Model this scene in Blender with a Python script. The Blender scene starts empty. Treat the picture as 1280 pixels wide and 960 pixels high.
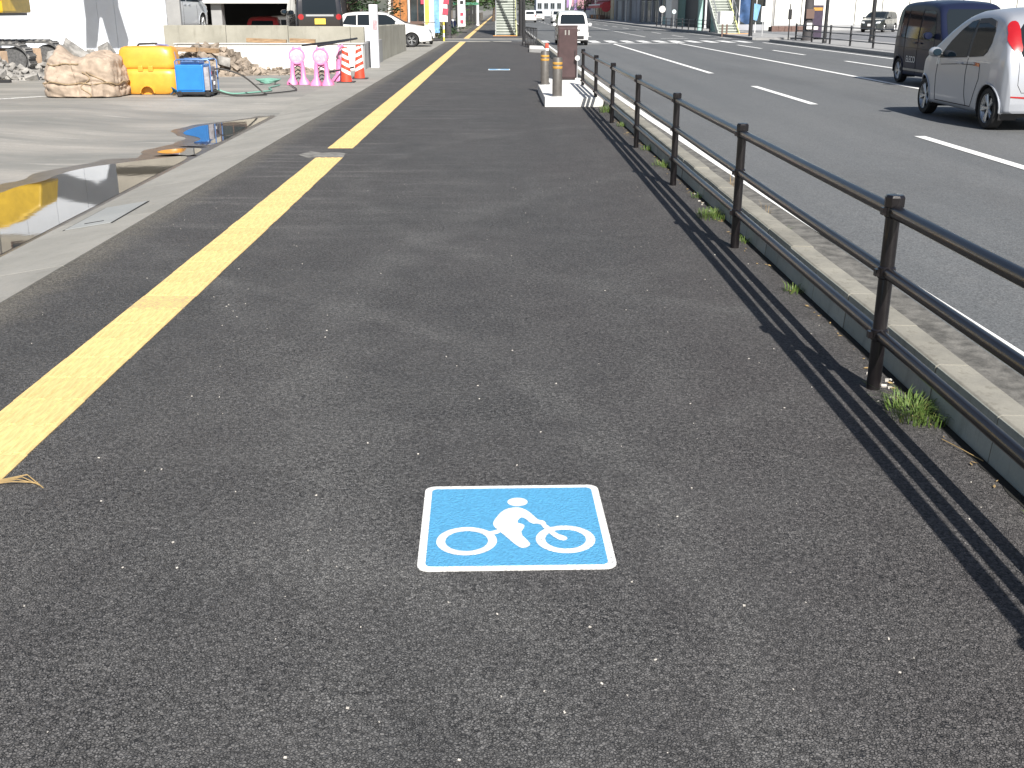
import bpy, bmesh, math, random
from mathutils import Vector, Matrix, noise
from mathutils.bvhtree import BVHTree

PI = math.pi
R = math.radians
rnd = random.Random(11)
sc = bpy.context.scene
col = sc.collection

# ------------------------------------------------------------------ camera
cd = bpy.data.cameras.new('camera')
cd.sensor_width = 36.0
cd.lens = 36.0 * 1350 / 1280
cd.clip_start = 0.05
cd.clip_end = 6000
cam = bpy.data.objects.new('camera', cd)
cam.location = (0, 0, 1.6)
PITCH = math.atan2(480 - 12, 1350)
cam.rotation_euler = (PI / 2 - PITCH, 0, -0.0105)
col.objects.link(cam)
sc.camera = cam

# ------------------------------------------------------------------ light
SUN_EL, SUN_AZ = R(40.3), R(165.7)
world = bpy.data.worlds.new("World")
sc.world = world
world.use_nodes = True
wn = world.node_tree
sky = wn.nodes.new('ShaderNodeTexSky')
sky.sky_type = 'NISHITA'
sky.sun_disc = False
sky.sun_elevation = SUN_EL
sky.sun_rotation = SUN_AZ
sky.air_density = 1.0
sky.dust_density = 1.5
wn.links.new(sky.outputs[0], wn.nodes['Background'].inputs[0])
wn.nodes['Background'].inputs[1].default_value = 0.06
sl = bpy.data.lights.new('sun', 'SUN')
sl.energy = 5.0
sl.angle = R(0.55)
sl.color = (1.0, 0.955, 0.89)
so = bpy.data.objects.new('sun', sl)
to_sun = Vector((math.sin(SUN_AZ) * math.cos(SUN_EL), math.cos(SUN_AZ) * math.cos(SUN_EL), math.sin(SUN_EL)))
so.rotation_euler = to_sun.to_track_quat('Z', 'Y').to_euler()
so.location = to_sun * 60
col.objects.link(so)
vs = sc.view_settings
vs.view_transform = 'Standard'
vs.look = 'None'
vs.gamma = 1.0
vs.use_curve_mapping = False
vs.exposure = 0.74
sc.cycles.max_bounces = 6
sc.cycles.use_denoising = True

# ------------------------------------------------------------------ materials
MATS = {}


def mat(name, colr, rough=0.6, metal=0.0, var=0.0, vscale=6.0, bump=0.0, bscale=40.0, rand=0.0, coat=0.0, ior=1.5,
        stretch=(1, 1, 1), col2=None, vmin=0.35, vmax=0.65, emit=None):
    if name in MATS:
        return MATS[name]
    m = bpy.data.materials.new(name)
    m.use_nodes = True
    nt = m.node_tree
    N, L = nt.nodes, nt.links
    b = N['Principled BSDF']
    b.inputs['Roughness'].default_value = rough
    b.inputs['Metallic'].default_value = metal
    b.inputs['IOR'].default_value = ior
    b.inputs['Coat Weight'].default_value = coat
    b.inputs['Coat Roughness'].default_value = 0.04
    c = (*colr, 1)
    b.inputs['Base Color'].default_value = c
    tc = N.new('ShaderNodeTexCoord')
    mp = N.new('ShaderNodeMapping')
    mp.inputs['Scale'].default_value = stretch
    L.new(tc.outputs['Object'], mp.inputs['Vector'])
    out = None
    if var > 0:
        n = N.new('ShaderNodeTexNoise')
        n.inputs['Scale'].default_value = vscale
        n.inputs['Detail'].default_value = 5
        n.inputs['Roughness'].default_value = 0.62
        L.new(mp.outputs[0], n.inputs['Vector'])
        mr = N.new('ShaderNodeMapRange')
        mr.inputs[1].default_value = vmin
        mr.inputs[2].default_value = vmax
        L.new(n.outputs[0], mr.inputs[0])
        mx = N.new('ShaderNodeMix')
        mx.data_type = 'RGBA'
        lo = tuple(max(0, v * (1 - var)) for v in colr) if col2 is None else col2
        hi = tuple(v * (1 + var * 0.6) for v in colr) if col2 is None else colr
        mx.inputs[6].default_value = (*lo, 1)
        mx.inputs[7].default_value = (*hi, 1)
        L.new(mr.outputs[0], mx.inputs[0])
        out = mx.outputs[2]
    if rand > 0:
        oi = N.new('ShaderNodeObjectInfo')
        hs = N.new('ShaderNodeHueSaturation')
        mr2 = N.new('ShaderNodeMapRange')
        mr2.inputs[3].default_value = 1 - rand
        mr2.inputs[4].default_value = 1 + rand
        L.new(oi.outputs['Random'], mr2.inputs[0])
        L.new(mr2.outputs[0], hs.inputs['Value'])
        if out is not None:
            L.new(out, hs.inputs['Color'])
        else:
            hs.inputs['Color'].default_value = c
        out = hs.outputs[0]
    if out is not None:
        L.new(out, b.inputs['Base Color'])
    if bump > 0:
        n2 = N.new('ShaderNodeTexNoise')
        n2.inputs['Scale'].default_value = bscale
        n2.inputs['Detail'].default_value = 6
        L.new(tc.outputs['Object'], n2.inputs['Vector'])
        bp = N.new('ShaderNodeBump')
        bp.inputs['Strength'].default_value = bump
        bp.inputs['Distance'].default_value = 0.01
        L.new(n2.outputs[0], bp.inputs['Height'])
        L.new(bp.outputs[0], b.inputs['Normal'])
    if emit:
        b.inputs['Emission Color'].default_value = (*emit[:3], 1)
        b.inputs['Emission Strength'].default_value = emit[3]
    MATS[name] = m
    return m


class NT:
    """little helper for longer node graphs"""

    def __init__(s, name):
        s.m = bpy.data.materials.new(name)
        s.m.use_nodes = True
        s.t = s.m.node_tree
        s.b = s.t.nodes['Principled BSDF']
        s.tc = s.t.nodes.new('ShaderNodeTexCoord')
        MATS[name] = s.m

    def n(s, typ, **kw):
        x = s.t.nodes.new(typ)
        for k, v in kw.items():
            if k.startswith('i_'):
                key = k[2:]
                x.inputs[int(key) if key.isdigit() else key].default_value = v
            else:
                setattr(x, k, v)
        return x

    def l(s, a, b):
        s.t.links.new(a, b)

    def mapping(s, scale=(1, 1, 1), rot=(0, 0, 0), loc=(0, 0, 0)):
        x = s.n('ShaderNodeMapping')
        x.inputs['Scale'].default_value = scale
        x.inputs['Rotation'].default_value = rot
        x.inputs['Location'].default_value = loc
        s.l(s.tc.outputs['Object'], x.inputs['Vector'])
        return x.outputs[0]

    def noise(s, vec, scale, detail=5, rough=0.6):
        x = s.n('ShaderNodeTexNoise')
        x.inputs['Scale'].default_value = scale
        x.inputs['Detail'].default_value = detail
        x.inputs['Roughness'].default_value = rough
        s.l(vec, x.inputs['Vector'])
        return x.outputs[0]

    def vor(s, vec, scale, feature='F1', rand=1.0):
        x = s.n('ShaderNodeTexVoronoi', feature=feature)
        x.inputs['Scale'].default_value = scale
        x.inputs['Randomness'].default_value = rand
        s.l(vec, x.inputs['Vector'])
        return x

    def rng(s, v, a, b, c, d, smooth=False):
        x = s.n('ShaderNodeMapRange')
        if smooth:
            x.interpolation_type = 'SMOOTHSTEP'
        for i, q in enumerate((a, b, c, d)):
            x.inputs[i + 1].default_value = q
        s.l(v, x.inputs[0])
        return x.outputs[0]

    def mix(s, f, a, b, blend='MIX'):
        x = s.n('ShaderNodeMix', data_type='RGBA', blend_type=blend)
        for sock, v in ((x.inputs[0], f), (x.inputs[6], a), (x.inputs[7], b)):
            if hasattr(v, 'is_linked'):
                s.l(v, sock)
            elif isinstance(v, (int, float)):
                sock.default_value = v
            else:
                sock.default_value = (*v, 1)
        return x.outputs[2]

    def math(s, op, a, b=None):
        x = s.n('ShaderNodeMath', operation=op)
        for i, v in enumerate((a, b)):
            if v is None:
                continue
            if hasattr(v, 'is_linked'):
                s.l(v, x.inputs[i])
            else:
                x.inputs[i].default_value = v
        return x.outputs[0]

    def bump(s, h, strength, dist=0.01, prev=None):
        x = s.n('ShaderNodeBump')
        x.inputs['Strength'].default_value = strength
        x.inputs['Distance'].default_value = dist
        s.l(h, x.inputs['Height'])
        if prev is not None:
            s.l(prev, x.inputs['Normal'])
        return x.outputs[0]

    def fin(s, colr, rough, normal=None):
        s.l(colr, s.b.inputs['Base Color'])
        if hasattr(rough, 'is_linked'):
            s.l(rough, s.b.inputs['Roughness'])
        else:
            s.b.inputs['Roughness'].default_value = rough
        if normal is not None:
            s.l(normal, s.b.inputs['Normal'])
        return s.m


def asphalt_walk():
    s = NT('walk_asphalt')
    o = s.tc.outputs['Object']
    st = s.vor(o, 128)                     # stones, about 7 mm
    edge = s.vor(o, 128, 'DISTANCE_TO_EDGE')
    cell = s.n('ShaderNodeSeparateColor')
    s.l(st.outputs['Color'], cell.inputs[0])
    # tone of each stone
    tone = s.rng(cell.outputs[0], 0, 1, 0.55, 1.5)
    big = s.noise(s.mapping((1, .45, 1)), 0.55, 5, 0.6)
    mid = s.noise(o, 3.0, 5, 0.65)
    base = s.mix(s.rng(big, .38, .62, 0, 1), (0.075, 0.075, 0.0755), (0.088, 0.084, 0.0835))
    # brownish newer mix along the kerb half of the walk
    sx = s.n('ShaderNodeSeparateXYZ')
    s.l(o, sx.inputs[0])
    wob = s.math('ADD', sx.outputs[0], s.math('MULTIPLY', s.math('SUBTRACT', big, .5), 2.2))
    base = s.mix(s.rng(wob, 0.1, 1.3, 0, .75, True), base, (0.090, 0.0825, 0.0815))
    # dusty bands
    dust = s.rng(s.noise(s.mapping((1.0, .30, 1), (0, 0, .35)), 0.9, 6, 0.62), .50, .72, 0, .40)
    base = s.mix(dust, base, (0.145, 0.142, 0.138))
    base = s.mix(s.rng(mid, .30, .72, .0, .55), base, (0.132, 0.129, 0.125))
    # pale dust dragged across the walk where the lot drive crosses it
    ymask = s.math('MULTIPLY', s.rng(sx.outputs[1], 6.5, 10, 0, 1, True), s.rng(sx.outputs[1], 22, 40, 1, .25, True))
    xmask = s.rng(sx.outputs[0], -3.0, 1.2, 1, 0.0, True)
    scr = s.rng(s.noise(s.mapping((.6, 4.5, 1), (0, 0, .05)), 1.0, 7, .74), .50, .70, 0, 1)
    scr = s.math('MULTIPLY', scr, s.math('MULTIPLY', ymask, xmask))
    base = s.mix(s.math('MULTIPLY', scr, .8), base, (0.255, 0.248, 0.238))
    # turning tyre tracks
    patch = s.noise(o, 1.7, 4, .6)
    for cx, cy, rr, w in ((6.55, 5.82, 7.44, .30), (-1.51, .53, 2.62, .26), (-12.24, .8, 11.9, .22), (-3.7, 2.7, 4.3, .16), (4.9, 11.0, 6.3, .2)):
        dx = s.math('SUBTRACT', sx.outputs[0], cx)
        dy = s.math('SUBTRACT', sx.outputs[1], cy)
        d = s.math('SQRT', s.math('ADD', s.math('MULTIPLY', dx, dx), s.math('MULTIPLY', dy, dy)))
        d = s.math('ABSOLUTE', s.math('SUBTRACT', s.math('ADD', d, s.math('MULTIPLY', s.math('SUBTRACT', mid, .5), .45)), rr))
        base = s.mix(s.math('MULTIPLY', s.rng(d, 0, w, .46, 0, True), s.rng(patch, .38, .62, .25, 1)), base, (0.158, 0.156, 0.151))
    ed = s.math('ADD', sx.outputs[0], s.math('MULTIPLY', s.math('SUBTRACT', mid, .5), .5))
    base = s.mix(s.rng(ed, -2.86, -2.55, .75, 0, True), base, (0.20, 0.185, 0.155))
    tonec = s.n('ShaderNodeCombineColor')
    for i in range(3):
        s.l(tone, tonec.inputs[i])
    c = s.mix(1.0, base, tonec.outputs[0], 'MULTIPLY')
    gap = s.rng(edge.outputs['Distance'], .03, .19, 0, 1)
    gate = s.math('MULTIPLY', s.rng(s.noise(o, 55, 2), .42, .58, .05, 1.0), s.rng(s.noise(o, 1.1, 4, .65), .40, .60, .6, 1.0))
    gapd = s.math('MULTIPLY', s.math('SUBTRACT', 1, gap), gate)
    c = s.mix(gapd, c, (0.006, 0.006, 0.007))
    # rare pale chips
    chip = s.vor(o, 17)
    cs = s.n('ShaderNodeSeparateColor')
    s.l(chip.outputs['Color'], cs.inputs[0])
    chipm = s.math('MULTIPLY', s.rng(chip.outputs['Distance'], .035, .06, 1, 0), s.rng(cs.outputs[1], .86, .88, 0, 1))
    c = s.mix(s.math('MULTIPLY', chipm, .75), c, (0.42, 0.40, 0.37))
    h = s.math('MULTIPLY', gap, s.rng(cell.outputs[1], 0, 1, .45, 1))
    nrm = s.bump(h, 1.0, .007)
    return s.fin(c, .72, nrm)


def asphalt_road():
    s = NT('road_asphalt')
    o = s.tc.outputs['Object']
    st = s.vor(o, 90)
    cell = s.n('ShaderNodeSeparateColor')
    s.l(st.outputs['Color'], cell.inputs[0])
    tone = s.rng(cell.outputs[0], 0, 1, 0.75, 1.35)
    tonec = s.n('ShaderNodeCombineColor')
    for i in range(3):
        s.l(tone, tonec.inputs[i])
    lane = s.noise(s.mapping((1.1, .05, 1)), 1.0, 4, .6)
    big = s.noise(s.mapping((1, .3, 1)), .5, 5, .65)
    base = s.mix(s.rng(lane, .35, .65, 0, 1), (0.094, 0.099, 0.102), (0.117, 0.121, 0.123))
    base = s.mix(s.rng(big, .52, .7, 0, .6), base, (0.084, 0.086, 0.087))
    base = s.mix(s.rng(s.noise(o, 4, 6, .7), .5, .75, 0, .35), base, (0.14, 0.14, 0.137))
    c = s.mix(1.0, base, tonec.outputs[0], 'MULTIPLY')
    nrm = s.bump(st.outputs['Distance'], .35, .005)
    return s.fin(c, .75, nrm)


def lot_ground():
    s = NT('lot_paving')
    o = s.tc.outputs['Object']
    big = s.noise(s.mapping((.35, 1.2, 1), (0, 0, .1)), .8, 6, .62)
    fine = s.noise(o, 26, 5, .7)
    base = s.mix(s.rng(big, .36, .64, 0, 1), (0.185, 0.186, 0.172), (0.330, 0.313, 0.283))
    base = s.mix(s.rng(s.noise(s.mapping((.5, 3.2, 1), (0, 0, .12)), 1.4, 6, .7), .58, .72, 0, .85), base, (0.44, 0.417, 0.385))
    base = s.mix(s.rng(s.noise(o, .35, 3), .5, .68, 0, .45), base, (0.15, 0.148, 0.142))
    base = s.mix(s.rng(fine, .3, .7, 0, .35), base, (0.16, 0.155, 0.148))
    nrm = s.bump(fine, .35, .006)
    return s.fin(base, .85, nrm)


def concrete(name, c0, c1, stain=(.12, .115, .10), st=.5, scale=1.0, rand=0.0):
    s = NT(name)
    o = s.tc.outputs['Object']
    big = s.noise(o, 1.3 * scale, 6, .62)
    fine = s.noise(o, 60 * scale, 4, .7)
    base = s.mix(s.rng(big, .35, .65, 0, 1), c0, c1)
    base = s.mix(s.rng(s.noise(s.mapping((3, 3, .6)), 2.2 * scale, 6, .7), .55, .78, 0, st), base, stain)
    base = s.mix(s.rng(fine, .3, .75, 0, .3), base, tuple(v * .6 for v in c0))
    if rand:
        oi = s.n('ShaderNodeObjectInfo')
        hs = s.n('ShaderNodeHueSaturation')
        s.l(s.rng(oi.outputs['Random'], 0, 1, 1 - rand, 1 + rand), hs.inputs['Value'])
        s.l(base, hs.inputs['Color'])
        base = hs.outputs[0]
    return s.fin(base, .88, s.bump(fine, .3, .004))


WALK = asphalt_walk()
ROAD = asphalt_road()
LOT = lot_ground()
CONC = concrete('strip_concrete', (.235, .230, .208), (.300, .290, .264), rand=.06)
KERB = concrete('kerb_concrete', (.19, .183, .16), (.28, .268, .228), (.10, .09, .066), .9, 2.4, rand=.12)
WALLC = concrete('wall_concrete', (.28, .27, .225), (.38, .365, .31), (.17, .16, .13), .75, .9)
RENDER = concrete('white_render', (.66, .65, .62), (.74, .73, .70), (.52, .50, .45), .35, .7)
GREYC = concrete('grey_concrete', (.27, .27, .27), (.34, .34, .335), (.18, .18, .17), .5)
PLINTH = concrete('plinth_concrete', (.62, .61, .58), (.72, .71, .68), (.5, .49, .45), .3, 1.5)
YELLOW = mat('tactile_yellow', (.67, .475, .20), .7, var=.24, vscale=7, stretch=(9, 1.2, 1), bump=.2, bscale=90, rand=.05, vmin=.3, vmax=.6)
YDIRTY = mat('tactile_yellow_dirty', (.67, .47, .19), .8, var=.5, vscale=45, bump=.3, bscale=90, col2=(.45, .35, .18), vmin=.40, vmax=.56)
LINE = mat('road_paint', (.78, .78, .76), .6, var=.25, vscale=14, bump=.15, bscale=80, col2=(.50, .50, .49), vmin=.28, vmax=.42)
LINE_WORN = mat('road_paint_worn', (.66, .66, .64), .65, var=.4, vscale=9, bump=.15, bscale=80, col2=(.30, .30, .30), vmin=.36, vmax=.56)
BLUE = mat('sign_blue', (.085, .335, .575), .65, var=.12, vscale=70, bump=.8, bscale=150)
SIGNW = mat('sign_white', (.80, .80, .78), .65, var=.12, vscale=60, bump=.9, bscale=150)
RAILP = mat('fence_paint', (.0085, .0070, .0078), .30, var=.3, vscale=12, bump=.06, bscale=160, coat=.25)
BLACKM = mat('black_metal', (.025, .025, .027), .4, var=.2, vscale=8)
DARKB = mat('dark_brown_metal', (.060, .035, .036), .42, var=.22, vscale=5, bump=.03, bscale=60)
STEEL = mat('grey_steel', (.33, .32, .30), .45, .4, var=.2, vscale=9)
GALV = mat('galvanised', (.45, .46, .47), .45, .6, var=.2, vscale=8)
BOLL = mat('bollard_grey', (.095, .088, .080), .5, var=.18, vscale=12)
BAND = mat('yellow_band', (.46, .25, .05), .5, var=.1)
RUBBER = mat('tyre_rubber', (.016, .016, .017), .8, var=.3, vscale=20)
DARK = mat('dark_interior', (.012, .012, .013), .9)
BLACKP = mat('black_plastic', (.022, .022, .024), .5)
GLASS = mat('car_glass', (.014, .019, .024), .05, ior=1.24)
GLASSL = mat('car_glass_light', (.016, .028, .040), .05, ior=1.24)
GLASSG = mat('shop_glass', (.035, .045, .050), .05, var=.5, vscale=1.2)
RIM = mat('alloy_rim', (.55, .56, .57), .3, .85)
RED = mat('red_lens', (.33, .010, .014), .15, coat=.6)
ORANGEL = mat('orange_lens', (.62, .15, .03), .2, coat=.5)
CLEAR = mat('clear_lens', (.62, .64, .66), .12, coat=.5)
PLATEW = mat('plate_white', (.72, .72, .70), .5)
PLATEY = mat('plate_yellow', (.80, .58, .08), .5)
SILVER = mat('silver_paint', (.40, .42, .46), .32, .4, coat=.4)
WHITEP = mat('white_paint', (.74, .74, .73), .30, coat=.6)
SILVERB = mat('bright_silver_paint', (.52, .535, .56), .32, .3, coat=.5)
BLACKC = mat('black_car_paint', (.012, .012, .016), .22, coat=1.0)
NAVY = mat('navy_car_paint', (.011, .015, .036), .28, coat=.10, ior=1.2)
GREENC = mat('green_car_paint', (.040, .047, .045), .25, .3, coat=.9)
REDC = mat('red_car_paint', (.36, .020, .03), .3, coat=.7)
TANBAG = mat('bag_cloth', (.36, .285, .22), .9, var=.22, vscale=7, bump=.2, bscale=60)
ROPE = mat('bag_rope', (.30, .22, .13), .9, var=.3, vscale=30)
ORANGE = mat('orange_plastic', (.72, .33, .04), .38, var=.12, vscale=6, bump=.05, bscale=30)
ORANGED = mat('orange_plastic_dirty', (.50, .19, .02), .5, var=.4, vscale=8)
GENB = mat('generator_blue', (.020, .185, .52), .35, var=.08, vscale=6, coat=.3)
GENBD = mat('generator_frame', (.10, .20, .42), .4, .2, var=.2)
PINK = mat('pink_plastic', (.72, .22, .42), .4, var=.12, vscale=20)
PINKW = mat('pale_pink_plastic', (.70, .46, .56), .45, var=.35, vscale=14)
CONER = mat('cone_red', (.68, .07, .035), .45, var=.12, vscale=12)
CONEW = mat('cone_white', (.78, .76, .74), .45, var=.1, vscale=12)
EXY = mat('excavator_yellow', (.72, .47, .035), .4, var=.15, vscale=4)
TRACKM = mat('track_steel', (.125, .125, .125), .6, .3, var=.4, vscale=20)
SHOE = mat('track_shoe', (.24, .235, .225), .7, .2, var=.4, vscale=15)
DUSTB = mat('dusty_brown_plate', (.34, .245, .17), .85, var=.25, vscale=6)
HOARD = mat('white_sheet_panel', (.70, .74, .80), .55, var=.05, vscale=2)
RUB1 = mat('rubble_grey', (.27, .26, .243), .95, var=.45, vscale=5, bump=.6, bscale=30)
RUB2 = mat('rubble_warm', (.27, .225, .18), .95, var=.5, vscale=4, bump=.6, bscale=30)
WOOD = mat('scrap_wood', (.30, .20, .115), .85, var=.35, vscale=5, stretch=(1, 8, 8))
GRASS = mat('grass_blade', (.105, .18, .035), .6, var=.35, vscale=35, rand=.2, col2=(.20, .17, .06), vmin=.30, vmax=.48)
STRAW = mat('dry_straw', (.36, .25, .11), .8, var=.3, vscale=8)
LEAF = mat('leaf_green', (.055, .105, .030), .6, var=.45, vscale=1.2, rand=.25)
LEAFD = mat('leaf_dark', (.035, .070, .028), .6, var=.45, vscale=1.2, rand=.25)
BARK = mat('bark', (.10, .075, .055), .9, var=.4, vscale=6, bump=.6, bscale=20)
POLE = mat('utility_pole', (.055, .052, .055), .8, var=.25, vscale=3)
PALEP = mat('white_pole', (.70, .70, .70), .5)
CREAM = mat('cream_wall', (.68, .60, .42), .8, var=.12, vscale=2)
BEIGE = mat('beige_wall', (.42, .39, .33), .85, var=.12, vscale=1)
BROWNF = mat('brown_frame', (.12, .075, .06), .6)
WARMIN = mat('warm_interior', (.42, .17, .05), .7, var=.4, vscale=2)
TEAL = mat('teal_wall', (.33, .52, .48), .6, var=.1, vscale=1)
GREYW = mat('grey_wall', (.34, .35, .38), .8, var=.12, vscale=1)
GREYW2 = mat('grey_cladding', (.36, .37, .38), .6, var=.1, vscale=1)
DARKW = mat('dark_wall', (.045, .045, .055), .5, var=.2, vscale=1)
WHITEW = mat('white_wall', (.74, .74, .70), .7, var=.05, vscale=.7)
SHOPPINK = mat('pink_sign', (.44, .24, .29), .6, var=.25, vscale=1.5)
AWN = mat('red_awning', (.46, .05, .06), .6, var=.12, vscale=3)
PURP = mat('purple_sign', (.33, .20, .42), .6)
STAIRW = mat('stair_white', (.42, .45, .41), .55, var=.2, vscale=3)
RISER = mat('stair_riser', (.17, .19, .17), .7, var=.2, vscale=3)
STAIRG = mat('stair_green', (.42, .52, .40), .6, var=.2, vscale=3)
STAIRY = mat('stair_edge_yellow', (.66, .68, .28), .6)
ORTAC = mat('orange_tactile', (.78, .34, .06), .7, var=.15, vscale=6)
BLUEW = mat('banner_blue', (.17, .36, .60), .7, var=.3, vscale=2)
BLUED = mat('tarp_blue', (.035, .085, .20), .6, var=.4, vscale=2)
YELB = mat('banner_yellow', (.76, .62, .10), .7, var=.1)
REDB = mat('banner_red', (.62, .06, .10), .7)
WHITEB = mat('banner_white', (.76, .75, .76), .7)
GREENP = mat('green_paint', (.05, .20, .12), .5)
WATER = mat('puddle_water', (.028, .026, .023), .02, ior=1.33, bump=.05, bscale=2.2)
WET = mat('wet_paving', (.075, .068, .064), .34, var=.35, vscale=5, bump=.15, bscale=40)
HOSEG = mat('green_hose', (.16, .34, .27), .5)
HOSEB = mat('black_hose', (.03, .028, .026), .5)
BRICKR = mat('red_brown_brick', (.15, .095, .08), .85, var=.25, vscale=8)
CYAN = mat('blue_hose', (.03, .16, .30), .5)


# ------------------------------------------------------------------ mesh helpers
class MB:
    def __init__(s):
        s.v, s.f = [], []

    def add(s, vs, fs):
        k = len(s.v)
        s.v += [tuple(p) for p in vs]
        s.f += [tuple(i + k for i in f) for f in fs]
        return s

    def box(s, c, d, rz=0, M=None):
        x, y, z = (q / 2 for q in d)
        pts = [Vector((sx * x, sy * y, sz * z)) for sz in (-1, 1) for sx, sy in ((-1, -1), (1, -1), (1, 1), (-1, 1))]
        Rm = Matrix.Rotation(rz, 3, 'Z') if M is None else M
        pts = [Rm @ p + Vector(c) for p in pts]
        return s.add(pts, [(3, 2, 1, 0), (4, 5, 6, 7), (0, 1, 5, 4), (1, 2, 6, 5), (2, 3, 7, 6), (3, 0, 4, 7)])

    def bx(s, x0, x1, y0, y1, z0, z1):
        return s.box(((x0 + x1) / 2, (y0 + y1) / 2, (z0 + z1) / 2), (x1 - x0, y1 - y0, z1 - z0))

    def tube(s, path, r, n=8, caps=True, r1=None):
        path = [Vector(p) for p in path]
        vs, fs = [], []
        up = None
        m = len(path)
        for i, p in enumerate(path):
            a = path[max(0, i - 1)]
            b = path[min(m - 1, i + 1)]
            t = (b - a).normalized()
            if up is None:
                up = Vector((0, 0, 1)) if abs(t.z) < .9 else Vector((1, 0, 0))
            u = (up - t * up.dot(t))
            u = u.normalized() if u.length > 1e-6 else t.orthogonal().normalized()
            up = u
            w = t.cross(u)
            rr = r if r1 is None else r + (r1 - r) * i / (m - 1)
            for k in range(n):
                an = 2 * PI * k / n
                vs.append(p + (u * math.cos(an) + w * math.sin(an)) * rr)
        for i in range(m - 1):
            for k in range(n):
                a = i * n + k
                b = i * n + (k + 1) % n
                fs.append((a, b, b + n, a + n))
        if caps:
            fs.append(tuple(range(n))[::-1])
            fs.append(tuple((m - 1) * n + k for k in range(n)))
        return s.add(vs, fs)

    def lathe(s, prof, n=16, c=(0, 0, 0), axis='z', a0=0, a1=2 * PI):
        vs, fs = [], []
        m = len(prof)
        full = abs(a1 - a0 - 2 * PI) < 1e-6
        nn = n if full else n + 1
        for k in range(nn):
            an = a0 + (a1 - a0) * k / n
            for r, z in prof:
                p = (r * math.cos(an), r * math.sin(an), z)
                if axis == 'y':
                    p = (p[0], p[2], p[1])
                elif axis == 'x':
                    p = (p[2], p[0], p[1])
                vs.append((p[0] + c[0], p[1] + c[1], p[2] + c[2]))
        for k in range(n):
            q = (k + 1) % nn
            for j in range(m - 1):
                f = (k * m + j, q * m + j, q * m + j + 1, k * m + j + 1)
                fs.append(f if axis != 'y' else f[::-1])
        return s.add(vs, fs)

    def prism(s, poly, z0, z1, f=None):
        n = len(poly)
        g = f or (lambda a, b, z: (a, b, z))
        vs = [g(a, b, z0) for a, b in poly] + [g(a, b, z1) for a, b in poly]
        fs = [tuple(range(n))[::-1], tuple(range(n, 2 * n))]
        fs += [(i, (i + 1) % n, (i + 1) % n + n, i + n) for i in range(n)]
        return s.add(vs, fs)

    def loft(s, rings, cap=True):
        n = len(rings[0])
        vs = [p for r in rings for p in r]
        fs = []
        for i in range(len(rings) - 1):
            for k in range(n):
                q = (k + 1) % n
                fs.append((i * n + k, i * n + q, (i + 1) * n + q, (i + 1) * n + k))
        if cap:
            fs.append(tuple(range(n))[::-1])
            fs.append(tuple((len(rings) - 1) * n + k for k in range(n)))
        return s.add(vs, fs)

    def mesh(s, name, m, smooth=False, bevel=0, fix=True):
        me = bpy.data.meshes.new(name)
        me.from_pydata(s.v, [], s.f)
        bm = bmesh.new()
        bm.from_mesh(me)
        if fix:
            bmesh.ops.recalc_face_normals(bm, faces=bm.faces)
        if bevel:
            es = [e for e in bm.edges if len(e.link_faces) == 2 and e.calc_face_angle(0) > .6]
            bmesh.ops.bevel(bm, geom=es, offset=bevel, segments=2, affect='EDGES', profile=.6)
        bm.to_mesh(me)
        bm.free()
        if smooth:
            for p in me.polygons:
                p.use_smooth = True
            try:
                me.set_sharp_from_angle(angle=R(38))
            except Exception:
                pass
        me.materials.append(m)
        return me

    def build(s, name, m, parent=None, smooth=False, bevel=0, fix=True, kind=None, loc=None, rot=None):
        o = bpy.data.objects.new(name, s.mesh(name, m, smooth, bevel, fix))
        col.objects.link(o)
        if parent is not None:
            o.parent = parent
        if kind:
            o['kind'] = kind
        if loc:
            o.location = loc
        if rot:
            o.rotation_euler = rot
        return o


def link(name, me, parent, loc=(0, 0, 0), rot=(0, 0, 0), scale=None):
    o = bpy.data.objects.new(name, me)
    col.objects.link(o)
    o.parent = parent
    o.location = loc
    o.rotation_euler = rot
    if scale:
        o.scale = scale
    return o


def tag(o, label, cat, group=None):
    o['label'] = label
    o['category'] = cat
    if group:
        o['group'] = group
    return o


def thing(name, label, cat, loc=(0, 0, 0), rz=0, group=None):
    o = bpy.data.objects.new(name, None)
    o.empty_display_size = .2
    col.objects.link(o)
    o.location = loc
    o.rotation_euler = (0, 0, rz)
    return tag(o, label, cat, group)


def struct(name, label, loc=(0, 0, 0)):
    o = bpy.data.objects.new(name, None)
    col.objects.link(o)
    o.location = loc
    o['kind'] = 'structure'
    o['label'] = label
    return o


def copy_tree(o, parent=None):
    c = o.copy()
    col.objects.link(c)
    if parent is not None:
        c.parent = parent
    for ch in list(o.children):
        copy_tree(ch, c)
    return c


def one(o, label, cat, group=None):
    return tag(o, label, cat, group)


def sheet(name, x0, x1, y0, y1, z, m, label, nx=1, ny=1):
    b = MB()
    vs = [(x0 + (x1 - x0) * i / nx, y0 + (y1 - y0) * j / ny, z) for j in range(ny + 1) for i in range(nx + 1)]
    fs = [(j * (nx + 1) + i, j * (nx + 1) + i + 1, (j + 1) * (nx + 1) + i + 1, (j + 1) * (nx + 1) + i) for j in range(ny) for i in range(nx)]
    b.add(vs, fs)
    o = b.build(name, m, fix=False, kind='structure')
    o['label'] = label
    return o


def nz(p, s=1.0):
    return noise.noise(Vector(p) * s)


# ------------------------------------------------------------------ ground
GROUNDM = mat('far_ground', (.20, .195, .18), .9, var=.3, vscale=.05)
sheet('ground', -2500, 2500, -800, 3500, -.25, GROUNDM, 'dull grey open ground running out to the horizon')
def sstep(a, b_, x):
    t = max(0.0, min(1.0, (x - a) / (b_ - a)))
    return t * t * (3 - 2 * t)


def sag(x, y):
    # the lot drains to a shallow gutter along the concrete strip
    return -.13 * sstep(-7.6, -5.35, x) * (1 - sstep(19.3, 21.4, y))


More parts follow.
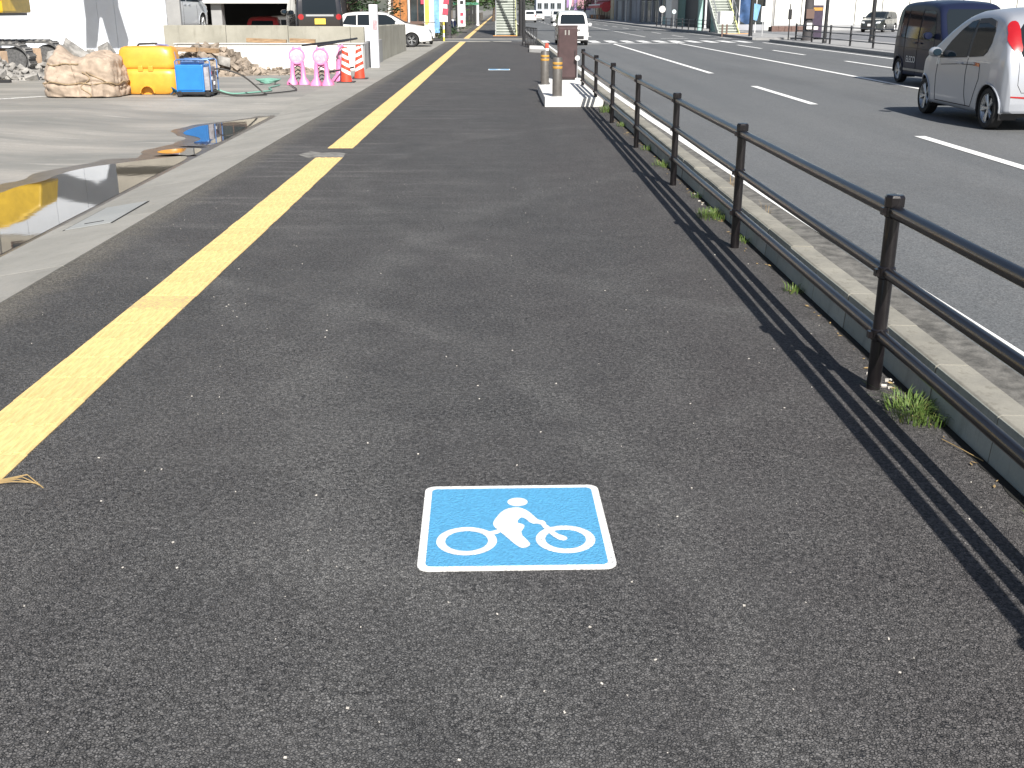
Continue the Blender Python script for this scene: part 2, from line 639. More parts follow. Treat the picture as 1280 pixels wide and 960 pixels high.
b = MB()
xs = [-70, -30, -12] + [-8 + .15 * i for i in range(33)]
yg = [-12 + .3 * i for i in range(114)] + [30, 64]
b.v = [(x, y, -.004 + sag(x, y)) for y in yg for x in xs]
n_ = len(xs)
b.f = [(j * n_ + i, j * n_ + i + 1, (j + 1) * n_ + i + 1, (j + 1) * n_ + i) for j in range(len(yg) - 1) for i in range(n_ - 1)]
lot = b.build('lot', LOT, fix=False, kind='structure', smooth=True)
lot['label'] = 'worn pale grey paving of the lot beside the walk'
walk = sheet('sidewalk', -2.884, 1.812, -10, 60.2, 0, WALK, 'dark coarse asphalt sidewalk with a yellow guide strip')
sheet('far_sidewalk', -3.6, 1.80, 65.0, 420, 0.002, WALK, 'dark asphalt sidewalk going on past the side road')
road = sheet('road', 1.97, 14.05, -10, 700, -.002, ROAD, 'grey asphalt road with white lane lines')
sheet('side_road', -60, 1.99, 60.2, 65.0, -.007, ROAD, 'narrow grey side road crossing the walk ahead')
sheet('cross_street', 14.03, 90, 59.2, 62.6, -.006, ROAD, 'grey side street opening on the far side')

# pale strips where the walk ends at the side road
for y0, y1, x0, x1 in ((59.6, 60.25, -3.3, .6), (64.9, 65.6, -3.6, 1.6)):
    MB().bx(x0, x1, y0, y1, -.05, .02).build('kerb_stone', CONC, walk, bevel=.006)

# concrete strip between the lot and the walk: slabs
strip = struct('concrete_strip', 'pale concrete edging strip between sidewalk and lot')


def xl(y):
    return -3.66 - .0125 * max(0, y - 6) if y < 21 else -3.8475


ys = [-3.0]
while ys[-1] < 59:
    ys.append(ys[-1] + 2.0)
for a, b in zip(ys, ys[1:]):
    g = .004
    if 7.5 < a < 9.5:
        pass
    za, zb = sag(-5, a), sag(-5, b)
    q_ = [(xl(a), a + g, za), (-2.88, a + g, 0), (-2.88, b - g, 0), (xl(b), b - g, zb)]
    MB().add([(x, y, -.3) for x, y, z in q_] + [(x, y, z + .010) for x, y, z in q_],
             [(3, 2, 1, 0), (4, 5, 6, 7), (0, 1, 5, 4), (1, 2, 6, 5), (2, 3, 7, 6), (3, 0, 4, 7)]).build('concrete_slab', CONC, strip, bevel=.004)
PALEC = concrete('lid_concrete', (.255, .265, .262), (.31, .32, .315), (.2, .2, .19), .4)
lid = MB().bx(-.19, .19, -.52, .52, 0, .006).build('drain_lid', PALEC, strip, bevel=.003, loc=(-3.36, 9.25, -.064), rot=(0, -.1585, .02))
for sx in (-.2, .2):
    MB().bx(sx - .006, sx + .006, -.53, .53, 0, .002).build('lid_joint', DARK, lid)
MB().box((0, -.36, .0075), (.16, .02, .003)).build('lid_slot', DARK, lid)

# tactile guide tiles
tac = struct('tactile_strip', 'yellow raised guide paving for the blind along the walk')
tb = MB().bx(-.154, .154, -.149, .149, 0, .0035)
for i in range(4):
    x = -.1125 + .075 * i
    poly = [(x - .0165, .0035), (x + .0165, .0035), (x + .011, .0085), (x - .011, .0085)]
    tb.prism(poly, -.135, .135, lambda a, b, z: (a, z, b))
tile_me = tb.mesh('tactile_tile', YELLOW)
tile_dirty = tb.mesh('tactile_tile', YDIRTY)
y = .95
while y < 59.3:
    if not (12.42 < y < 13.36):
        w = rnd.uniform(-.0025, .0025)
        dirty = abs(y - 5.95) < .16
        link('tactile_tile', tile_dirty if dirty else tile_me, tac, (-1.953 + w, y, .001), (0, 0, rnd.uniform(-.006, .006)))
    y += .3005
b = MB()
yy = 65.8
while yy < 300:
    b.bx(-2.12, -1.82, yy, yy + 1.48, .003, .016)
    yy += 1.5
b.build('tactile_tile', YELLOW, tac, kind='stuff')
MB().prism([(-2.36, 12.80), (-2.22, 12.55), (-1.98, 12.60), (-1.80, 12.56), (-1.82, 12.9), (-1.90, 13.0), (-2.12, 12.98), (-2.26, 13.1)], -.02, .004).build('joint_slab', mat('dusty_patch', (.19, .185, .172), .9, var=.5, vscale=9, bump=.3, bscale=60), tac)

# kerb
kerb = struct('kerb', 'raised concrete kerb stones between sidewalk and road')
poly = [(0, -.1), (.160, -.1), (.160, .180), (.152, .188), (.026, .192), (.014, .184), (0, .0)]
kb = MB().prism(poly, -.2975, .2975, lambda a, b, z: (a, z, b))
kerb_me = kb.mesh('kerb_block', KERB, bevel=.004)
KFACE = concrete('kerb_face', (.31, .33, .30), (.40, .41, .37), (.15, .15, .12), .8, 1.6, rand=.12)
kerb_me.materials.append(KFACE)
for p_ in kerb_me.polygons:
    p_.material_index = 1 if p_.normal.x < -.6 else 0
y = -2.0
while y < 58:
    link('kerb_block', kerb_me, kerb, (1.815 + rnd.uniform(-.003, .003), y, rnd.uniform(-.004, .003)),
         (0, 0, rnd.uniform(-.004, .004)))
    y += .6
MB().bx(1.835, 1.965, -2.3, 58.3, -.12, .165).build('kerb_mortar', GREYC, kerb)
farkerb = struct('far_kerb', 'concrete kerb and raised walk on the far side of the road')
y = 20.0
fk = MB().bx(0, .18, -.997, .997, -.1, .14).mesh('kerb_block', GREYC, bevel=.01)
while y < 300:
    if not 58 < y < 63:
        link('kerb_block', fk, farkerb, (14.05, y, 0))
    y += 2.0
MB().bx(14.235, 18.5, 10, 59, -.1, .128).build('walk_slab', GREYC, farkerb)
MB().bx(14.235, 17.45, 63, 420, -.1, .128).build('walk_slab', GREYC, farkerb)
sheet('forecourt', 18.5, 60, 10, 92, .02, mat('forecourt_paving', (.17, .175, .185), .8, var=.25, vscale=.4), 'grey forecourt in front of the white showroom')

KSHADE = mat('kerb_shade', (.012, .012, .010), .95, var=.4, vscale=30)  # dark strip painted along the kerb foot to widen its shadow line
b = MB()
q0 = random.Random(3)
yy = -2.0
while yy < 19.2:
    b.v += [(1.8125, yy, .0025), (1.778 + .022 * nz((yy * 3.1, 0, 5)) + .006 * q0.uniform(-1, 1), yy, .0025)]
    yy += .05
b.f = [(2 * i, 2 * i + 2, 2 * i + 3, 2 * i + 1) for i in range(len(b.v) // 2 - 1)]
b.build('seam', KSHADE, kerb, kind='stuff', fix=True)
# gutter: mottled strip between the kerb and the white edge line
GUT = mat('gutter_asphalt', (.135, .130, .118), .85, var=.5, vscale=9, bump=.5, bscale=70)
sheet('gutter', 1.97, 2.40, -10, 58, .001, GUT, 'dusty gutter strip along the kerb')

# painted lines, parts of the road
def line(x0, y0, x1, y1, w=.15, m=LINE, name='lane_line', z=.004):
    n = max(1, int(abs(y1 - y0) / 5))
    b = MB()
    d = Vector((x1 - x0, y1 - y0, 0)).normalized()
    p = Vector((d.y, -d.x, 0)) * w / 2
    q = [Vector((x0, y0, z)), Vector((x1, y1, z))]
    b.add([q[0] - p, q[0] + p, q[1] + p, q[1] - p], [(0, 1, 2, 3)])
    return b.build(name, m, road, fix=False)


pts = [(2.52, -6), (2.52, 5), (2.42, 10.4), (2.32, 17), (2.28, 23), (2.26, 55)]
b = MB()
for x, y in pts:
    b.v += [(x - .058, y, .004), (x + .058, y, .004)]
b.f = [(2 * i, 2 * i + 1, 2 * i + 3, 2 * i + 2) for i in range(len(pts) - 1)]
b.build('edge_line', LINE, road, fix=False)
line(5.60, 29.7, 5.60, 56.2)
for y0, y1 in ((19.78, 24.65), (9.7, 14.66), (-.5, 4.5)):
    line(5.60, y0, 5.60, y1)
line(8.97, -6, 8.97, 59.5)
for y0 in (6.7, 16.9, 26.9, 36.9, 46.9, 54):
    line(11.35, y0 - 5, 11.35, y0)
line(13.5, -6, 13.5, 58, name='edge_line')
for x in (5.6, 8.97, 11.35):
    y = 70
    while y < 260:
        line(x, y, x, y + (5 if x != 8.97 else 9.5), m=LINE_WORN)
        y += 10
line(13.5, 66, 13.5, 260, name='edge_line', m=LINE_WORN)
line(2.1, 66, 2.1, 260, name='edge_line', m=LINE_WORN)
line(2.0, 55.4, 9.0, 56.6, .35, name='stop_line')
x = 2.35
while x < 13.6:
    line(x, 58.0, x, 61.6, .45, name='crosswalk_stripe')
    x += .87
for x in (10.2, 12.5):
    line(x, 66, x, 66.5, 1.6, m=LINE_WORN, name='stop_line')
# old white stall line in the lot
MB().bx(-.07, .07, -1.3, 1.3, .0005, .004).build('stall_line', LINE_WORN, bpy.data.objects['lot'], loc=(-9.75, 20.85, 0), rot=(0, 0, -.72))

# puddles on the lot
P1 = [(-4.9, 9.3), (-4.61, 9.97), (-4.64, 10.45), (-4.50, 10.80), (-4.56, 11.2), (-4.46, 11.75), (-4.2, 12.12), (-3.92, 12.48), (-3.67, 12.78),
      (-3.555, 12.52), (-3.545, 11.4), (-3.52, 10.34), (-3.50, 9.44), (-3.49, 8.61), (-3.47, 7.88), (-3.46, 7.0), (-3.7, 6.9), (-4.3, 7.9)]
P2 = [(-4.39, 15.11), (-4.41, 16.02), (-4.24, 16.48), (-3.99, 16.98), (-3.75, 17.4), (-3.645, 17.7), (-3.63, 16.73), (-3.60, 15.06),
      (-3.585, 13.8), (-3.73, 13.76), (-3.93, 14.02), (-3.89, 14.38), (-4.03, 14.71)]
P3 = [(-4.13, 13.04), (-4.03, 13.38), (-3.75, 13.5), (-3.60, 13.38), (-3.575, 12.7), (-3.75, 12.85)]


def smooth_poly(p, it=2):
    for _ in range(it):
        q = []
        for i in range(len(p)):
            a, b = p[i], p[(i + 1) % len(p)]
            q += [(a[0] * .75 + b[0] * .25, a[1] * .75 + b[1] * .25), (a[0] * .25 + b[0] * .75, a[1] * .25 + b[1] * .75)]
        p = q
    return p


def grow(p, d):
    cx = sum(a for a, b in p) / len(p)
    n = len(p)
    out = []
    for i in range(n):
        a, b = Vector(p[i - 1]), Vector(p[(i + 1) % n])
        t = (b - a).normalized()
        nn = Vector((t.y, -t.x))
        k = d * (1 + .8 * nz((p[i][0] * 3, p[i][1] * 1.5, 2.0)))
        q = Vector(p[i]) - nn * k
        out.append((min(q.x, xl(q.y) - .005), q.y))
    return out


D_ = 1.08
P1, P2, P3 = ([(a * D_, b_ * D_) for a, b_ in p] for p in (P1, P2, P3))
band_l = [(-4.62 + .16 * math.sin(1.7 * k) + .055 * k, 12.4 + .75 * k) for k in range(10)]
wb_ = MB()
g_ = smooth_poly(band_l + [(xl(19.3) - .004, 19.4), (xl(11.5) - .004, 11.5)], 2)
wb_.add([(min(a, xl(b_) - .004), b_, -.1325) for a, b_ in g_], [tuple(range(len(g_)))])
wo = wb_.build('wet_paving', WET, kind='structure')
wo['label'] = 'damp dark band along the strip joining the puddles'
for i, (p, lab) in enumerate(((P1, 'long puddle mirroring the yellow excavator beside the concrete strip'),
                              (P2, 'small puddle mirroring the blue generator'), (P3, 'narrow film of water between the two puddles'))):
    sp = smooth_poly(p)
    wet = MB()
    g = grow(sp, .30 if i == 0 else .2)
    wet.add([(a, b, -.1310) for a, b in g], [tuple(range(len(g)))])
    wo = wet.build('wet_paving', WET, kind='structure')
    wo['label'] = 'dark damp rim round a puddle on the lot'
    w = MB()
    w.add([(min(a, xl(b) - .008), b, -.1285) for a, b in sp], [tuple(range(len(sp)))])
    o = w.build('puddle', WATER, kind='structure')
    o['label'] = lab

# ------------------------------------------------------------------ bicycle markings
def rrect(h, r, n=6):
    out = []
    for cx, cy, a in ((h - r, h - r, 0), (-h + r, h - r, 90), (-h + r, -h + r, 180), (h - r, -h + r, 270)):
        for k in range(n + 1):
            an = R(a + 90 * k / n)
            out.append((cx + r * math.cos(an), cy + r * math.sin(an)))
    return out


def ring(cx, cy, ro, ri, z, n=40):
    b = MB()
    vs, fs = [], []
    for k in range(n):
        an = 2 * PI * k / n
        vs += [(cx + ro * math.cos(an), cy + ro * math.sin(an), z), (cx + ri * math.cos(an), cy + ri * math.sin(an), z)]
    for k in range(n):
        q = (k + 1) % n
        fs.append((2 * k, 2 * q, 2 * q + 1, 2 * k + 1))
    return b.add(vs, fs)


def flat(poly, z):
    return MB().add([(a, b, z) for a, b in poly], [tuple(range(len(poly)))])


TORSO = [(-.0674, -.0198), (-.0700, .0102), (-.059, .0459), (-.0374, .0977), (-.0082, .1215), (.0236, .1215), (.0491, .0952), (.0707, .0477), (.0808, .0251), (.1003, .019),
         (.1061, -.0086), (.0947, -.0246), (.0818, -.0025), (.056, -.0017), (.0344, .0432), (.022, .0463), (.007, .008), (.0311, -.0064), (.0335, -.0227),
         (.0165, -.0702), (.0462, -.1357), (.044, -.1571), (.0275, -.1716), (.0083, -.1648), (-.0438, -.0632)]
FORK = [(.0818, -.0035), (.1064, -.0042), (.1325, -.0737), (.1629, -.0955), (.1675, -.1124), (.1576, -.125), (.1388, -.1206), (.1154, -.0849)]
STAY = [(-.0463, -.0365), (-.0438, -.0632), (-.0791, -.0831), (-.0953, -.0787), (-.1285, -.0421), (-.1225, -.0289), (-.0892, -.0592)]


def bike_mark(label, loc, rz):
    t = thing('bicycle_marking', label, 'road marking', loc, rz, 'blue bicycle markings on the walk')
    MB().prism(rrect(.304, .036), 0, .0035).build('border', SIGNW, t)
    MB().prism(rrect(.279, .020), .0036, .0045).build('panel', BLUE, t)
    ring(-.155, -.1165, .0965, .0680, .0052).build('wheel_sign', SIGNW, t)
    ring(.160, -.1130, .0950, .0650, .0052).build('wheel_sign', SIGNW, t)
    head = [(.0165 + .0348 * math.cos(a * PI / 12), .1655 + .0335 * math.sin(a * PI / 12)) for a in range(24)]
    flat(head, .0052).build('rider_head', SIGNW, t)
    flat(smooth_poly(TORSO, 1), .0056).build('rider_body', SIGNW, t)
    flat(smooth_poly(FORK, 1), .0059).build('fork_sign', SIGNW, t)
    flat(smooth_poly(STAY, 1), .0059).build('frame_sign', SIGNW, t)
    return t


bike_mark('large blue square bicycle symbol stuck on the asphalt in the foreground', (.041, 3.199, .0005), R(1.1))
bike_mark('small distant blue bicycle symbol seen almost edge on, further up the walk', (-.03, 31.7, .0005), R(.5))

# ------------------------------------------------------------------ near fence
fence = thing('pipe_fence', 'dark brown three rail pipe fence along the kerb of the sidewalk', 'fence', (1.662, 0, 0))
post_y = [1.50, 4.54, 7.56, 10.45, 13.45, 16.5, 19.45, 22.55]
POSTH = .85
pm = MB().lathe([(.0305, 0), (.0305, POSTH)], 20)
post_me = pm.mesh('post', RAILP, smooth=True)
cap_me = MB().lathe([(.036, -.040), (.042, -.036), (.043, .004), (.036, .014), (0, .016)], 8).mesh('post_cap', RAILP, bevel=.0015)
col_b = MB().lathe([(.0315, -.028), (.0375, -.022), (.0375, .022), (.0315, .028)], 18)
col_b.box((-.040, 0, 0), (.022, .03, .03))
collar_me = col_b.mesh('collar', RAILP, smooth=True)
boot_me = MB().lathe([(.062, 0), (.062, .004), (.038, .012), (.031, .03)], 18).mesh('base_collar', RAILP, smooth=True)
RZ = (.252, .53, .795)
for py in post_y:
    p = link('post', post_me, fence, (0, py, .0 if py < 19 else .15), (0, 0, 0), None if py < 19 else (1, 1, .82))
    dz = .0 if py < 19 else -.0
    lz = POSTH
    c = link('post_cap', cap_me, p, (0, 0, lz), (0, 0, .2))
    for z in RZ:
        zz = z if py < 19 else (z - .15) / .82
        link('collar', collar_me, p, (0, 0, zz))
    pass
for a, b in zip(post_y, post_y[1:]):
    for z, r in zip(RZ, (.0262, .0262, .0295)):
        MB().tube([(0, a + .028, z), (0, (a + b) / 2, z - .002), (0, b - .028, z)], r, 14).build('rail', RAILP, fence, smooth=True)

# ------------------------------------------------------------------ plinth, bollards, cabinet at the fence end
pl = MB().prism([(.775, 19.35), (1.795, 19.35), (1.795, 25.1), (1.03, 25.1), (1.03, 23.0), (.775, 23.0)], -.05, .155)
one(pl.build('concrete_plinth', PLINTH, bevel=.012), 'low white concrete plinth in the walk at the far end of the pipe fence', 'plinth')


def bollard(label, loc, h=.70):
    t = thing('bollard', label, 'bollard', loc, 0, 'grey bollards on the white plinth')
    MB().lathe([(.085, 0), (.085, h - .02), (.07, h), (0, h)], 24).build('shaft', BOLL, t, smooth=True)
    for z in (h - .19, h - .12):
        MB().lathe([(.0855, z), (.0875, z + .004), (.0875, z + .038), (.0855, z + .042)], 24).build('band', BAND, t, smooth=True)
    MB().lathe([(.1, 0), (.1, .012), (.086, .014)], 24).build('base_ring', GALV, t, smooth=True)
    return t


bollard('grey bollard with two yellow bands standing in front of the brown cabinet', (1.0, 19.62, .155), .66)
bollard('grey bollard with yellow bands on the back corner of the plinth', (.905, 22.75, .155), .66)
cab = thing('utility_cabinet', 'tall dark brown metal cabinet standing on the white plinth', 'cabinet', (1.455, 24.5, .155))
MB().bx(-.205, .205, -.2, .2, .03, 1.10).build('body', DARKB, cab, bevel=.008)
MB().bx(-.19, .19, -.214, -.203, .06, 1.07).build('door_panel', DARKB, cab, bevel=.003)
MB().bx(-.215, .215, -.21, .21, 1.102, 1.125).build('cap', DARKB, cab, bevel=.006)
MB().bx(-.19, .19, -.185, .185, 0, .03).build('base', BLACKM, cab)
for x in (-.055, .02):
    MB().bx(x - .014, x + .014, -.219, -.215, .93, 1.03).build('emblem_stroke', STEEL, cab)
MB().bx(.15, .165, -.232, -.215, .5, .62).build('handle', BLACKM, cab)
d = thing('reflector', 'round white reflector on a short stem at the end of the pipe fence', 'reflector', (1.66, 24.2, .155))
MB().lathe([(.012, 0), (.012, .42)], 10).build('stem', GALV, d, smooth=True)
MB().lathe([(0, -.02), (.050, -.02), (.054, 0), (.050, .02), (0, .02)], 20, (0, 0, .46), 'y').build('disc', PLATEW, d, smooth=True)
MB().lathe([(.05, 0), (.05, .02), (.035, .05), (0, .05)], 16).build('foot', PLATEW, d, smooth=True)
rp = thing('delineator_post', 'red and white marker post standing behind the back bollard', 'marker post', (1.06, 25.6, 0))
MB().lathe([(.04, .03), (.04, .85), (.03, .88), (0, .88)], 14).build('post', CONER, rp, smooth=True)
for z in (.50, .68):
    MB().lathe([(.041, z), (.0425, z + .003), (.0425, z + .09), (.041, z + .093)], 14).build('white_band', CONEW, rp, smooth=True)
MB().lathe([(.12, 0), (.12, .02), (.05, .05), (0, .05)], 16).build('base', BLACKP, rp, smooth=True)
isl = MB().prism([(1.15, 44.5), (1.75, 43.5), (1.80, 47.5), (1.25, 48.2)], 0, .16)
one(isl.build('kerb_island', PLINTH, bevel=.02), 'white kerb island end with a green edge beyond the bollards', 'kerb island')
bf = thing('bar_fence', 'short black vertical bar fence at the corner of the crossing', 'fence', (1.2, 52.4, 0), 0)
dx, dy = .36, -4.0
for i in range(8):
    f = i / 7
    MB().bx(f * dx - .02, f * dx + .02, f * dy - .02, f * dy + .02, 0, .86).build('bar', BLACKM, bf)
for z in (.12, .84):
    MB().tube([(0, 0, z), (dx, dy, z)], .025, 8).build('rail', BLACKM, bf)

# ------------------------------------------------------------------ weeds and litter
def grass_tuft(label, loc, n, h, spread, m=GRASS, seed=1, lean=.8):
    q = random.Random(seed)
    b = MB()
    for i in range(n):
        a = q.uniform(0, 2 * PI)
        r = spread * q.random() ** .7 * .45
        p = Vector((math.cos(a) * r, math.sin(a) * r * 1.3, 0))
        L = h * q.uniform(.45, 1.15)
        d = Vector((math.cos(a + q.uniform(-.7, .7)), math.sin(a + q.uniform(-.7, .7)), 0)) * q.uniform(.15, lean) * L
        w = q.uniform(.0012, .0028)
        s = Vector((-d.y, d.x, 0)).normalized() * w if d.length > 1e-5 else Vector((w, 0, 0))
        m1 = p + d * .35 + Vector((0, 0, L * .6))
        e = p + d + Vector((0, 0, L * q.uniform(.55, .95)))
        b.add([p - s, p + s, m1 + s * .8, m1 - s * .8, e], [(0, 1, 2, 3), (3, 2, 4)])
    o = b.build('grass_tuft', m, fix=False, loc=loc)
    return tag(o, label, 'grass tuft', 'weeds along the kerb')


grass_tuft('large green grass tuft at the kerb beside the nearest fence post', (1.735, 4.20, 0), 420, .08, .28, GRASS, 1, 1.4)
grass_tuft('few weed blades in the kerb seam near the camera', (1.77, 3.2, 0), 26, 0.05, 0.1, GRASS, 60)
grass_tuft('sparse weed blades between second and third posts', (1.77, 9.7, 0), 40, 0.06, 0.16, GRASS, 61)
grass_tuft('weeds beside the fourth fence post', (1.77, 13.2, 0), 70, 0.08, 0.2, GRASS, 62)
grass_tuft('weeds past the fifth fence post', (1.77, 16.0, 0), 60, 0.09, 0.2, GRASS, 63)
grass_tuft('small grass tuft between the two nearest fence posts', (1.755, 6.28, 0), 60, .06, .13, GRASS, 2)
grass_tuft('dense low grass tuft just past the second fence post', (1.74, 8.75, 0), 320, .085, .34, GRASS, 3)
grass_tuft('grass tuft by the third fence post from the camera', (1.75, 11.8, 0), 120, .08, .26, GRASS, 4)
grass_tuft('thin weeds at the foot of the second fence post', (1.78, 7.75, 0), 45, .06, .14, GRASS, 5)
grass_tuft('bushy weed in front of the white plinth', (1.76, 18.3, 0), 160, .16, .32, GRASS, 6)
grass_tuft('leafy weed in the road gutter between near posts', (2.08, 7.9, 0), 60, .10, .14, GRASS, 7)
grass_tuft('dry yellow grass stalks in the gutter by the white line', (2.10, 8.5, 0), 14, .22, .08, STRAW, 8, .5)
grass_tuft('faint dry stalks rising by the rail in the gutter', (2.12, 9.9, 0), 8, .34, .06, STRAW, 9, .4)
grass_tuft('tall weed on the kerb near the plinth', (1.99, 17.3, 0), 70, .25, .2, STRAW, 10)
grass_tuft('sprig of weed in the gutter near the nearest post', (2.05, 6.2, 0), 25, .05, .1, GRASS, 12)


def litter(name, label, cx, cy, sx, sy, n, r, m, seed):
    q = random.Random(seed)
    b = MB()
    for i in range(n):
        x, y2 = cx + q.gauss(0, sx), cy + q.gauss(0, sy)
        s = r * q.uniform(.4, 1.3)
        M = Matrix.Rotation(q.uniform(0, PI), 3, 'Z') @ Matrix.Rotation(q.uniform(-.4, .4), 3, 'X')
        b.box((x, y2, s * .35), (s * 1.5, s, s * .6), 0, M)
    o = b.build(name, m, kind='stuff')
    o['label'] = label
    return o


CHIP = mat('pale_chip', (.55, .52, .47), .9, var=.3, vscale=30)
litter('gravel', 'pale stone chips by the foot of the nearest post', 1.72, 4.62, .03, .09, 16, .012, CHIP, 1)
litter('gravel', 'pale crumbs by the kerb between posts', 1.76, 9.4, .03, .25, 8, .016, CHIP, 2)
qq = random.Random(15)
b = MB()
for i in range(150):
    yy = 2.2 + 15 * qq.random()
    xx = 1.775 - abs(qq.gauss(0, .035))
    s_ = qq.uniform(.004, .012)
    M = Matrix.Rotation(qq.uniform(0, PI), 3, 'Z') @ Matrix.Rotation(qq.uniform(-.5, .5), 3, 'X')
    pts_ = [M @ Vector(k) + Vector((xx, yy, .006)) for k in ((-s_ * 1.6, 0, 0), (0, -s_ * .6, .001), (s_ * 1.6, 0, .002), (0, s_ * .6, 0))]
    b.add(pts_, [(0, 1, 2, 3)])
o = b.build('leaves', STRAW, fix=False, kind='stuff')
o['label'] = 'dry leaf bits and straw scattered along the foot of the kerb'
qq = random.Random(5)
b = MB()
for i in range(240):
    yy = 1.9 + 9 * qq.random() ** 1.5
    xx = qq.uniform(-2.6, 1.75)
    s = qq.uniform(.0018, .0048)
    M = Matrix.Rotation(qq.uniform(0, PI), 3, 'Z') @ Matrix.Rotation(qq.uniform(-.4, .4), 3, 'X')
    b.box((xx, yy, s * .4), (s * 1.6, s, s * .7), 0, M)
o = b.build('gravel', CHIP, kind='stuff')
o['label'] = 'loose pale grit scattered on the sidewalk'
b = MB()
for k in range(4):
    a = .1 + .25 * k
    b.tube([(-1.80, 3.535 + .01 * k, .006), (-1.74 + .01 * k, 3.53 + .02 * k, .016), (-1.655 + .012 * k, 3.545 - .015 * k, .005)], .0022, 5)
tag(b.build('dry_straw', STRAW), 'wisp of orange dry straw at the edge of the yellow strip', 'straw')
b = MB().tube([(1.73, 3.92, .006), (1.76, 3.80, .012), (1.80, 3.70, .006)], .002, 5)
tag(b.build('dry_straw', STRAW), 'single bent dry stalk by the kerb', 'straw')


# ------------------------------------------------------------------ vehicles
def lerp_tab(tab, x):
    if x <= tab[0][0]:
        return tab[0][1]
    for (a, va), (b, vb) in zip(tab, tab[1:]):
        if x <= b:
            t = (x - a) / (b - a)
            return va + (vb - va) * t
    return tab[-1][1]


def resample(pts, n, sm=3):
    P = [Vector(p) for p in pts]
    d = [0]
    for a, b in zip(P, P[1:]):
        d.append(d[-1] + (b - a).length)
    out = []
    for i in range(n):
        t = d[-1] * i / (n - 1)
        k = 0
        while k < len(P) - 2 and d[k + 1] < t:
            k += 1
        out.append(P[k].lerp(P[k + 1], (t - d[k]) / max(1e-9, d[k + 1] - d[k])))
    for _ in range(sm):
        out = [out[0]] + [(out[i - 1] + out[i] * 2 + out[i + 1]) / 4 for i in range(1, n - 1)] + [out[-1]]
    return out


